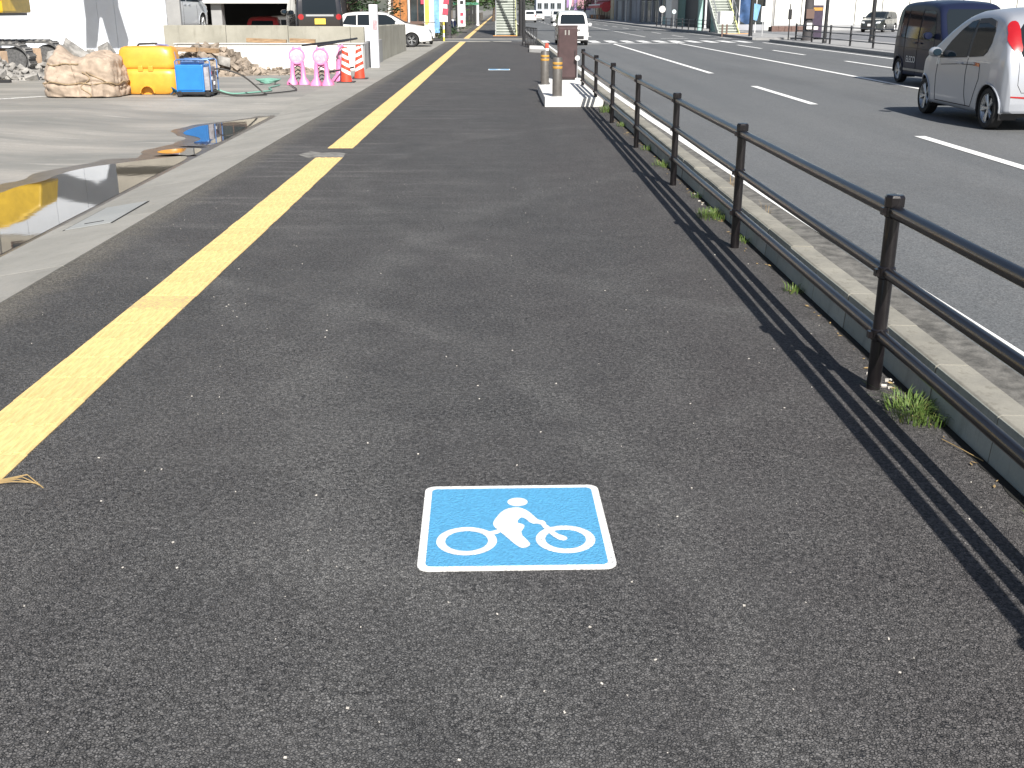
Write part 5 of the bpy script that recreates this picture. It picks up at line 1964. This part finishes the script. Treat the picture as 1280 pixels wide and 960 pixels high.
# second house further along
ho = thing('house', 'low grey house with brown shutters beyond the utility pole', 'house', (0, 0, 0))
box_part(ho, 'wall', mat('house_wall', (.40, .34, .27), .8, var=.2, vscale=1.5), -9, -4.3, 92, 104, 0, 2.9)
MB().prism([(-9.5, 2.9), (-3.9, 2.9), (-5.2, 4.6), (-8.2, 4.6)], 91.5, 104.5, lambda a, b_, z: (a, z, b_)).build('roof', GREYW2, ho)
for k in range(7):
    box_part(ho, 'shutter_slat', BROWNF, -5.6, -4.4, 91.95, 91.99, .4 + .3 * k, .62 + .3 * k)
ga = thing('gate', 'dark green metal gate under the trees far up the walk', 'gate', (0, 0, 0))
for k in range(6):
    box_part(ga, 'gate_slat', BLACKM, -4.6 + .36 * k, -4.3 + .36 * k, 118, 118.1, .1, 2.0)
box_part(ga, 'gate_beam', GREENP, -4.8, -2.2, 117.9, 118.2, 2.05, 2.3)
sg = thing('side_fence', 'long grey brown board fence along the far walk', 'fence', (0, 0, 0))
for k in range(28):
    box_part(sg, 'board', mat('fence_board', (.24, .22, .18), .85, var=.3, vscale=1.5), -3.15, -3.08, 122 + 3.0 * k, 124.95 + 3.0 * k, 0, 1.15)


def tree(name, label, loc, h, cr, seed, lm, trunk=.22, group=None, n=1500, low=.35):
    q = random.Random(seed)
    t = thing(name, label, 'tree', loc, 0, group)
    tr = MB()
    th = h * .55
    tr.tube([(0, 0, 0), (.1 * cr, .05, th * .5), (-.06 * cr, .1, th), (.05, 0, h * .85)], trunk, 9, True, trunk * .25)
    limbs = []
    for k in range(7):
        a = k * 2.4 + q.uniform(-.3, .3)
        z0 = h * q.uniform(low, .65)
        e = Vector((math.cos(a) * cr * .75, math.sin(a) * cr * .75, z0 + h * q.uniform(.1, .28)))
        tr.tube([(0, 0, z0), (e.x * .5, e.y * .5, (z0 + e.z) / 2 + .1), tuple(e)], trunk * .42, 6, True, trunk * .1)
        limbs.append(e)
    tr.build('trunk', BARK, t, smooth=True)
    cents = limbs + [Vector((q.uniform(-.6, .6) * cr, q.uniform(-.6, .6) * cr, h * q.uniform(low + .1, .98))) for _ in range(12)]
    b = MB()
    for i in range(n):
        c = q.choice(cents)
        v = Vector((q.gauss(0, 1), q.gauss(0, 1), q.gauss(0, .75)))
        p = c + v.normalized() * (q.random() ** .45) * cr * .42
        s = cr * q.uniform(.045, .085)
        M = Matrix.Rotation(q.uniform(0, 6.3), 3, 'Z') @ Matrix.Rotation(q.uniform(-1.2, 1.2), 3, 'X')
        pts = [M @ Vector(w) + p for w in ((-s, 0, 0), (0, -s * .5, .01), (s, 0, 0), (0, s * .5, -.01))]
        b.add(pts, [(0, 1, 2, 3)])
    b.build('crown', lm, t, fix=False)
    return t


TG = 'dark trees behind the shops on the left'
tree('garden_tree', 'dark bushy tree behind the white estate car', (-8.4, 61.5, 0), 6.0, 2.0, 21, LEAFD, .18, TG, 2600, .12)
tree('garden_tree', 'dark tree beside the cream shop', (-6.9, 62.8, 0), 5.5, 1.5, 22, LEAFD, .16, TG, 2200, .12)
for k, (x, y2, h, cr) in enumerate(((-5.2, 111, 8, 3.0), (-3.6, 128, 9, 3.2), (-6.5, 135, 10, 3.5), (-1.0, 165, 11, 3.6), (-4.5, 160, 10, 3.5))):
    tree('street_tree', ['leafy green tree above the white banner', 'green tree over the dark gate', 'tall green tree behind the grey house', 'distant tree above the far walk',
                         'distant tree behind the board fence'][k], (x, y2, 0), h, cr, 30 + k, LEAF, .25, 'green trees along the far walk', 2000, .15)
for k, (x, y2, h, cr) in enumerate(((3.2, 330, 16, 6), (7.0, 350, 17, 6.5), (11.0, 340, 16, 6), (15, 360, 18, 7))):
    tree('street_tree', ['far tree straight up the road on the left', 'far tree up the road behind the white cars', 'far tree up the road near the pink signs', 'farthest tree at the end of the road on the right'][k],
         (x, y2, 0), h, cr, 40 + k, LEAFD, .4, 'trees at the end of the road', 1700, .05)

# banners, poles
def banner(label, loc, w, h, z0, mats, rz=0, base=True):
    t = thing('banner_flag', label, 'banner', loc, rz, 'upright advertising banners')
    MB().lathe([(.02, 0), (.018, z0 + h + .1)], 8, (-w / 2 - .02, 0, 0)).build('pole', PALEP, t, smooth=True)
    MB().tube([(-w / 2 - .02, 0, z0 + h + .02), (w / 2, 0, z0 + h + .02)], .012, 6).build('cross_rod', PALEP, t)
    n = len(mats)
    for i, (m, a, b_) in enumerate(mats):
        rows = 14
        vs, fs = [], []
        xs = (-w / 2 + w * a, -w / 2 + w * b_)
        for j in range(rows + 1):
            z = z0 + h * j / rows
            for x in xs:
                wob = .03 * math.sin(j * .9 + x * 4)
                vs += [(x, wob, z), (x, wob + .006, z)]
        for j in range(rows):
            a0 = 4 * j
            fs += [(a0, a0 + 2, a0 + 6, a0 + 4), (a0 + 1, a0 + 5, a0 + 7, a0 + 3), (a0, a0 + 4, a0 + 5, a0 + 1), (a0 + 2, a0 + 3, a0 + 7, a0 + 6)]
        MB().add(vs, fs).build('cloth', m, t)
    if base:
        MB().bx(-w * .7, w * .7, -.25, .25, 0, .12).build('base', BLACKP, t, bevel=.02)
    return t


banner('yellow, pale and blue striped banner by the shop', (-3.62, 61.0, 0), .78, 3.2, .42, [(YELB, 0, .30), (WHITEB, .30, .62), (BLUEW, .62, 1.0)], 0)
rb = banner('white banner with red characters beside the blue banner', (-3.20, 63.9, 0), .52, 3.0, .95, [(WHITEB, 0, 1.0)], 0, False)
for z in (1.35, 1.9, 2.5, 3.1):
    MB().bx(-.16, .14, -.045, -.041, z, z + .32).build('print_mark', REDB, rb, rot=(0, .1, 0))
wb = banner('white banner with small dark marks farther up the walk', (-2.75, 82, 0), .52, 2.2, .45, [(WHITEB, 0, 1.0)], 0, True)
for z in (.7, 1.2, 2.0):
    MB().bx(-.1, .12, -.045, -.041, z, z + .2).build('print_mark', REDB if z < 1.5 else BLACKP, wb)


def bush(label, loc, w, h, seed, m=LEAF, n=700):
    q = random.Random(seed)
    t = thing('shrub', label, 'shrub', loc)
    b = MB()
    for i in range(n):
        v = Vector((q.gauss(0, .32) * w, q.gauss(0, .32) * w, abs(q.gauss(.5, .28)) * h))
        s = q.uniform(.03, .07)
        M = Matrix.Rotation(q.uniform(0, 6.3), 3, 'Z') @ Matrix.Rotation(q.uniform(-1.3, 1.3), 3, 'X')
        b.add([M @ Vector(k) + v for k in ((-s, 0, 0), (0, -s * .5, 0), (s, 0, 0), (0, s * .5, 0))], [(0, 1, 2, 3)])
    b.build('foliage', m, t, fix=False)
    st_ = MB()
    for k in range(6):
        st_.tube([(0, 0, 0), (q.gauss(0, .2) * w, q.gauss(0, .2) * w, h * .7)], .012, 5)
    st_.build('stem', BARK, t)
    return t


bush('green shrub at the foot of the red lettered banner', (-3.3, 61.4, 0), .65, 1.05, 51)
bush('low brown green planting beyond the utility pole', (-3.4, 74.0, 0), 1.1, .55, 52, LEAFD)
bush('planting beside the white banner', (-3.5, 79.5, 0), 1.3, .7, 53, LEAFD)
bush('low shrubs along the far walk by the gate', (-3.2, 100, 0), 1.2, .9, 54, LEAF)
mk = thing('marker_post', 'green and white striped marker post by the shrub', 'marker post', (-3.02, 61.0, 0))
for k in range(5):
    MB().lathe([(.05, .2 * k), (.05, .2 * k + .2)], 12).build('band', WHITEB if k % 2 else YELB, mk, smooth=True)
MB().lathe([(.05, 1.0), (.03, 1.03), (0, 1.03)], 12).build('tip', WHITEB, mk, smooth=True)


def utility_pole(name, label, loc, r, h, m, arm=None):
    t = thing(name, label, 'pole', loc)
    MB().lathe([(r, 0), (r * .78, h), (0, h)], 16).build('shaft', m, t, smooth=True)
    MB().lathe([(r * 1.25, 0), (r * 1.25, .12), (r * 1.02, .16)], 16).build('foot', m, t, smooth=True)
    for z in (h * .9,):
        MB().bx(-.7, .7, -r - .09, -r, z, z + .1).build('crossarm', GALV, t)
    if arm:
        MB().tube([(0, 0, h - .6), (arm * .5, 0, h - .2), (arm, 0, h - .15)], .05, 8).build('lamp_arm', m, t, smooth=True)
        MB().bx(arm - .1, arm + .5, -.12, .12, h - .22, h - .1).build('lamp_head', GALV, t, bevel=.02)
    return t


utility_pole('utility_pole', 'thick dark utility pole at the corner of the side road', (-3.02, 66.2, 0), .185, 11, POLE)
utility_pole('white_pole', 'slim white pole in front of the far trees', (-2.35, 120, 0), .15, 9, PALEP)
utility_pole('street_lamp', 'dark lamp post next to the footbridge stairs', (1.32, 72.5, 0), .15, 8, BLACKM, 1.8)
utility_pole('signal_pole', 'black signal post at the end of the bar fence', (1.12, 53.5, 0), .075, 6.5, BLACKM, 1.2)


def scooter(label, loc, rz, m):
    t = thing('motor_scooter', label, 'scooter', loc, rz)
    wm = MB().lathe([(.13, -.04), (.2, -.05), (.235, -.03), (.235, .03), (.2, .05), (.13, .04), (.03, .05), (0, .05), (0, -.05), (.03, -.05), (.13, -.04)], 18, (0, 0, 0), 'y').mesh('wheel', RUBBER, smooth=True)
    for x in (-.6, .6):
        link('wheel', wm, t, (x, 0, .235))
    MB().loft([superring(.03, .2, .3, 3, 12, .5), superring(.05, .24, .6, 3, 12, .45), superring(.06, .22, .9, 3, 12, .38)]).build('leg_shield', m, t, smooth=True)
    MB().loft([[(x, y_, z) for y_, z in ((-.16, .35), (.16, .35), (.19, .55), (.12, .74), (-.12, .74), (-.19, .55))] for x in (-.75, -.5, -.1, .05)]).build('body', m, t, smooth=True)
    MB().bx(-.7, .05, -.13, .13, .745, .82).build('seat', BLACKP, t, bevel=.03)
    MB().bx(-.1, .45, -.14, .14, .27, .33).build('floor_board', BLACKP, t, bevel=.01)
    MB().tube([(.6, 0, .25), (.42, 0, .85), (.38, 0, 1.0)], .03, 8).build('fork', BLACKM, t, smooth=True)
    MB().tube([(.30, -.32, 1.02), (.38, 0, 1.0), (.30, .32, 1.02)], .018, 8).build('handlebar', BLACKM, t, smooth=True)
    MB().lathe([(0, 0), (.07, 0), (.08, -.08), (0, -.12)], 14, (.46, 0, .92), 'x').build('headlamp', CLEAR, t, smooth=True)
    return t


scooter('white and blue scooter parked beside the estate car nose', (-3.55, 55.5, 0), R(-70), WHITEP)
scooter('dark scooter parked beyond the utility pole', (-3.4, 77.3, 0), R(-60), NAVY)

# ------------------------------------------------------------------ footbridge over the road
fb = thing('footbridge', 'pale pedestrian footbridge with a stair on each side of the road', 'footbridge', (0, 0, 0))
DECKZ = 5.6


def stair(x0, x1, y0, edge):
    n = 33
    rise, run = DECKZ / n, .31
    me = MB().bx(0, x1 - x0 - .16, .03, .05, 0, rise * .60).bx(0, x1 - x0 - .16, 0, run + .02, rise * .60 + .002, rise * .98).mesh('stair_step', STAIRW)
    me.materials.append(RISER)
    for p_ in me.polygons:
        p_.material_index = 1 if p_.center.z < rise * .6 else 0
    for k in range(n):
        link('stair_step', me, fb, (x0 + .08, y0 + run * k, rise * k))
    L = n * run
    for xa, m in ((x0, STAIRW), (x1 - .075, edge)):
        MB().prism([(y0 - .1, -.02), (y0 + .25, -.02), (y0 + L, DECKZ - .35), (y0 + L, DECKZ + .12), (y0 - .1, .18)], xa, xa + .07, lambda a, b_, z: (z, a, b_)).build('stringer', m, fb)
        MB().tube([(xa + .035, y0 - .1, .95), (xa + .035, y0 + L, DECKZ + .95)], .03, 8).build('handrail', GALV, fb, smooth=True)
        for k in range(9):
            yy = y0 + L * k / 8
            zz = DECKZ * k / 8
            MB().bx(xa + .02, xa + .05, yy - .02, yy + .02, zz, zz + .95).build('rail_post', GALV, fb)
    for yy in (y0 + L * .55, y0 + L + .8):
        zt = DECKZ * min(1, (yy - y0) / L) - .4
        MB().lathe([(.18, 0), (.18, zt)], 14, ((x0 + x1) / 2, yy, 0)).build('column', TEAL, fb, smooth=True)
    return y0 + L


ye = stair(-.32, 1.12, 74.5, STAIRY)
stair(14.3, 15.75, 74.5, STAIRY)
MB().bx(-.4, 15.8, ye + .0, ye + 1.5, DECKZ - .25, DECKZ).build('deck', STAIRW, fb)
for yy in (ye + 1.45, ):
    for z in (.35, .75, 1.15):
        MB().tube([(-.4, yy, DECKZ + z), (15.8, yy, DECKZ + z)], .03, 6).build('deck_rail', GALV, fb)
    for k in range(11):
        MB().bx(-.4 + 1.6 * k, -.35 + 1.6 * k, yy - .02, yy + .02, DECKZ + .002, DECKZ + 1.15).build('rail_post', GALV, fb)
o = MB().bx(-.45, 1.3, 72.6, 73.4, .003, .02).build('warning_tile', ORTAC, tac)
o = MB().bx(14.3, 16.0, 72.4, 73.3, .129, .146).build('warning_tile', ORTAC, farkerb)

# ------------------------------------------------------------------ right side of the street
sr = thing('showroom', 'white panelled showroom with a dark glass front at its left end', 'building', (0, 0, 0))
x = 22.4
k = 0
while x < 44:
    MB().bx(x + .04, x + 2.16, 93.0, 93.2, .45, 7.0).build('wall_panel', WHITEW, sr, bevel=.006)
    MB().bx(x + .012, x + 2.188, 92.98, 93.2, 0, .44).build('base_panel', GREYW2, sr)
    x += 2.2
    k += 1
MB().bx(18.2, 44.4, 93.21, 112, 0, 7.0).build('main_block', DARKW, sr)
MB().bx(18.0, 44.6, 92.9, 112.2, 7.01, 7.4).build('roof', GREYW2, sr)
box_part(sr, 'corner_column', WHITEW, 21.55, 22.10, 92.6, 93.15, 0, 6.9, .02)
box_part(sr, 'column_trim', GREYC, 22.12, 22.36, 92.9, 93.15, 0, 6.9)
for k in range(5):
    x0 = 18.25 + k * .66
    MB().bx(x0 + .02, x0 + .64, 93.0, 93.04, .5, 6.6).build('glass_pane', GLASSG, sr)
    MB().bx(x0 - .03, x0 + .018, 92.96, 93.1, .3, 6.7).build('mullion', GALV, sr)
box_part(sr, 'plinth', GREYW, 18.2, 21.5, 92.5, 93.1, 0, .45)
pb = thing('planter', 'low red brown brick planter before the showroom', 'planter', (0, 0, 0))
for k in range(5):
    MB().bx(20.6 + .5 * k + .01, 21.1 + .5 * k - .01, 86.0, 86.35, 0, .42).build('brick', BRICKR, pb, bevel=.01)
MB().bx(20.62, 23.0, 86.36, 87.2, .02, .36).build('soil', BARK, pb)

te = thing('teal_building', 'pale teal fronted building behind the right footbridge stair', 'building', (0, 0, 0))
box_part(te, 'wall', TEAL, 17.6, 30, 113, 124, 0, 8)
box_part(te, 'white_pier', WHITEW, 16.9, 17.55, 112.6, 116.4, 0, 8, .02)
for k in range(3):
    window(te, '-x', (17.57, 118 + 2.2 * k, 2.0), 1.6, 2.2)
    window(te, '-x', (17.57, 118 + 2.2 * k, 5.6), 1.6, 1.6)
box_part(te, 'roof', GREYW, 17.3, 30.2, 112.8, 124.2, 8.01, 8.4)
dk = thing('dark_building', 'dark shopfront building with a pale beam left of the white pier', 'building', (0, 0, 0))
box_part(dk, 'wall', DARKW, 17.7, 30, 125, 143, 0, 9)
box_part(dk, 'fascia', GREYW2, 17.4, 17.69, 125, 137, 2.7, 3.5)
for k in range(6):
    window(dk, '-x', (17.66, 127 + 2.7 * k, 1.35), 2.3, 2.4)
    window(dk, '-x', (17.66, 127 + 2.7 * k, 5.6), 1.8, 1.6)
for yv in (125.2, 131.0, 137.4):
    box_part(dk, 'pilaster', GREYW, 17.45, 17.68, yv, yv + .5, 0, 9)
gb = thing('grey_building', 'grey shuttered building between the dark shopfront and the red shop', 'building', (0, 0, 0))
box_part(gb, 'wall', GREYW, 17.6, 30, 144, 176, 0, 10)
for k in range(3):
    yv = 147 + 9 * k
    for j in range(9):
        box_part(gb, 'shutter_slat', GREYW2 if k else GREYW, 17.52, 17.59, yv, yv + 4.6, .1 + .3 * j, .385 + .3 * j)
    box_part(gb, 'shutter_box', GREYW2, 17.35, 17.59, yv - .2, yv + 4.8, 2.85, 3.3)
    window(gb, '-x', (17.56, yv + 2.3, 6.0), 2.6, 1.5)
    box_part(gb, 'pier', GREYC, 17.3, 17.59, yv + 5.6, yv + 6.8, 0, 9.9)
rs = thing('red_shop', 'shop with red awning and pink sign board far up the right side', 'shop', (0, 0, 0))
box_part(rs, 'wall', CREAM, 17.6, 30, 178, 212, 0, 8)
box_part(rs, 'sign_board', SHOPPINK, 17.3, 17.59, 181, 207, 3.0, 6.2)
MB().prism([(17.59, 2.95), (17.59, 2.2), (15.9, 1.85), (15.9, 2.3)], 182, 205, lambda a, b_, z: (a, z, b_)).build('awning', AWN, rs)
box_part(rs, 'awning_edge', WHITEB, 15.86, 15.895, 182, 205, 2.25, 2.45)
MB().lathe([(0, -.05), (.75, -.05), (.75, .05), (0, .05)], 24, (16.6, 179.0, 2.0), 'y').build('round_sign', AWN, rs, smooth=True)
for k in range(5):
    window(rs, '-x', (17.56, 184 + 5 * k, 1.1), 3.6, 1.8, mat('lit_shop', (.66, .56, .40), .6, var=.5, vscale=1.2), BROWNF)
for k in range(6):
    box_part(rs, 'display_stand', [BROWNF, WARMIN, DARKW][k % 3], 16.0, 16.8, 183 + 3.8 * k, 185.4 + 3.8 * k, .13, .75)
pk = thing('sign_building', 'pale building with pink and purple sign panels at the end of the road', 'building', (0, 0, 0))
box_part(pk, 'wall', WHITEW, 17.8, 34, 214, 262, 0, 12)
for k, (m, z0, z1) in enumerate(((SHOPPINK, .8, 7), (PURP, .5, 6), (SHOPPINK, 1.2, 8), (WHITEB, .5, 7), (PURP, 1, 6))):
    box_part(pk, 'sign_panel', m, 14.6, 17.79, 216 + 8.6 * k, 216.4 + 8.6 * k, z0 + 1.0, z1)
fl = thing('far_building', 'pale blue grey far block where the road ends', 'building', (0, 0, 0))
box_part(fl, 'wall', mat('far_wall', (.42, .45, .50), .8, var=.1), 9.5, 17, 300, 315, 0, 14)
for k in range(4):
    for z in (2.5, 5.8, 9.1):
        window(fl, '-y', (10.4 + 1.7 * k, 299.96, z), 1.1, 1.5)
dc = thing('long_dark_hall', 'dark hall with pale columns behind the two near vehicles', 'building', (0, 0, 0))
box_part(dc, 'wall', mat('hall_wall', (.10, .085, .07), .8, var=.5, vscale=.8), 45.0, 75, 82, 95, 0, 8)
box_part(dc, 'roof', GREYW, 44.8, 75.2, 81.4, 95.2, 8.01, 8.5)
for k in range(14):
    x0 = 45.3 + 2.1 * k
    box_part(dc, 'column', CREAM if k < 5 else GALV, x0, x0 + .28, 81.6, 81.95, 0, 8)

# far side fence
ff = thing('far_fence', 'black three rail fence along the far side walk', 'fence', (14.95, 0, .128))
fys = [36, 39, 42, 45.2, 48.2, 51.2, 54.2, 57.2]
fp = MB().lathe([(.045, 0), (.045, .80), (.03, .83), (0, .83)], 10).mesh('post', BLACKM, smooth=True)
for yv in fys:
    link('post', fp, ff, (0, yv, 0))
for a, b_ in zip(fys, fys[1:]):
    for z in (.22, .48, .74):
        MB().tube([(0, a + .04, z), (0, b_ - .04, z)], .022, 8).build('rail', BLACKM, ff, smooth=True)
ff2 = thing('far_fence', 'dark low fence on the far walk beside the right footbridge stair', 'fence', (14.6, 0, .128))
fys = [79 + 3 * k for k in range(10)]
for yv in fys:
    link('post', fp, ff2, (0, yv, 0))
for a, b_ in zip(fys, fys[1:]):
    for z in (.22, .48, .74):
        MB().tube([(0, a + .04, z), (0, b_ - .04, z)], .022, 8).build('rail', BLACKM, ff2, smooth=True)


def round_sign(label, loc, r, z, m, pr=.035):
    t = thing('round_sign', label, 'sign', loc)
    MB().lathe([(pr, 0), (pr, z + r)], 10).build('post', GALV, t, smooth=True)
    MB().lathe([(0, -.02), (r, -.02), (r + .01, 0), (r, .02), (0, .02)], 24, (0, -.06, z), 'y').build('disc', m, t, smooth=True)
    return t


round_sign('large plain white round sign on the far walk', (14.5, 102, .128), .28, 1.5, PLATEW)
round_sign('smaller pale round sign right of the larger white one', (14.8, 97.0, .128), .17, 1.30, mat('pale_teal', (.55, .68, .68), .5))
utility_pole('white_pole', 'white pole with a wide foot on the far walk', (16.6, 92.0, .128), .085, 7, PALEP)
utility_pole('signal_pole', 'dark pole with white boards beside the right stair', (14.65, 66.3, 0), .12, 7, BLACKM, -1.0)
sg2 = thing('shop_sign', 'white oblong board with pale blue tarp beside the dark pole', 'sign', (15.4, 66.6, .02))
MB().bx(-.12, .14, -.03, .03, .9, 1.75).build('board', WHITEB, sg2, bevel=.02)
MB().bx(-.03, .03, -.025, .025, 0, .9).build('leg', GALV, sg2)
tp = thing('banner_flag', 'blue banner sagging on poles by the glass front', 'banner', (16.35, 75.5, .128), 0, 'upright advertising banners')
MB().lathe([(.03, 0), (.03, 3)], 8, (-.5, 0, 0)).build('pole', PALEP, tp, smooth=True)
MB().lathe([(.03, 0), (.03, 3)], 8, (.62, 0, 0)).build('pole', PALEP, tp, smooth=True)
vs, fs = [], []
for j in range(9):
    for i in range(9):
        u, v = i / 8, j / 8
        vs.append((-.48 + .86 * u, .10 * math.sin(5 * u + 3 * v), .75 + v * 1.5 - .45 * (1 - v) * (1 - abs(2 * u - 1.2)) * .5))
for j in range(8):
    for i in range(8):
        a = j * 9 + i
        fs.append((a, a + 1, a + 10, a + 9))
MB().add(vs, fs).build('cloth', BLUED, tp, smooth=True, fix=False)
MB().bx(.06, .5, -.16, -.14, .9, 1.9).build('light_panel', BLUEW, tp, rot=(0, .2, 0))
bs = thing('notice_board', 'blue topped notice board on two legs near the teal wall', 'sign', (15.3, 79.0, .128))
MB().bx(-.36, .36, -.03, .03, .95, 1.55).build('board', BLUED, bs, bevel=.01)
MB().bx(-.32, .32, -.036, -.032, .55, .94).build('lower_board', mat('pale_blue', (.45, .55, .64), .6), bs)
for x in (-.3, .3):
    MB().bx(x - .03, x + .03, -.03, .03, 0, .945).build('leg', GALV, bs)
wt = thing('map_board', 'rounded white board on two dark legs in front of the right stair', 'sign', (13.95, 70.6, .0))
MB().prism([(-.52, .92), (-.40, .74), (.40, .74), (.52, .92), (.52, 1.35), (.44, 1.50), (-.44, 1.50), (-.52, 1.35)], -.04, .04, lambda a, b_, z: (a, z, b_)).build('board', PLATEW, wt, bevel=.015)
for x in (-.12, .16):
    MB().bx(x - .05, x + .05, -.04, .04, 0, .74).build('leg', BROWNF, wt)
sp = thing('sign_pillar', 'dark brown sign pillar with yellow top on the far walk', 'sign', (17.0, 61.5, .128))
MB().bx(-.42, .42, -.15, .15, 0, 1.70).build('body', mat('sign_purple', (.045, .032, .058), .5, var=.2), sp, bevel=.02)
MB().bx(-.30, .36, -.162, -.152, 1.42, 1.58).build('top_band', BAND, sp)
MB().bx(-.2, .2, -.162, -.152, .45, .62).build('white_patch', PLATEW, sp)
utility_pole('utility_pole', 'thick dark pole on the far walk beside the sign pillar', (15.35, 56.6, .128), .23, 10, POLE)
pn = bpy.data.objects['utility_pole.001']
MB().bx(-.2, .2, -.30, -.27, 1.05, 1.5).build('notice', BROWNF, pn)
MB().bx(-.13, .13, -.30, -.27, .55, .85).build('notice', PLATEW, pn)
utility_pole('signal_pole', 'slim black pole in front of the white showroom', (15.1, 52.6, .128), .085, 8, BLACKM, -2.2)
utility_pole('street_lamp', 'dark lamp post in front of the parked green car', (17.9, 54.5, .128), .10, 8, BLACKM, -1.6)
tsg = thing('pedestrian_signal', 'small black pedestrian signal on a thin post at the far kerb', 'signal', (14.75, 57.9, .128))
MB().lathe([(.03, 0), (.03, 1.75)], 8).build('post', BLACKM, tsg, smooth=True)
MB().bx(-.08, .08, -.10, .06, 1.0, 1.5).build('housing', BLACKM, tsg, bevel=.02)

utility_pole('street_pole', 'grey pole in front of the shuttered building', (16.6, 150, .128), .13, 9, GALV)
utility_pole('street_pole', 'pale pole before the red awning', (16.3, 195, .128), .13, 9, PALEP)
utility_pole('street_pole', 'slim pole by the pink sign panels', (15.6, 235, .128), .13, 9, POLE)
tree('street_tree', 'small roadside tree between the red shop and the end of the road', (15.9, 216, .1), 6.5, 2.2, 77, LEAF, .18, None, 1500, .15)
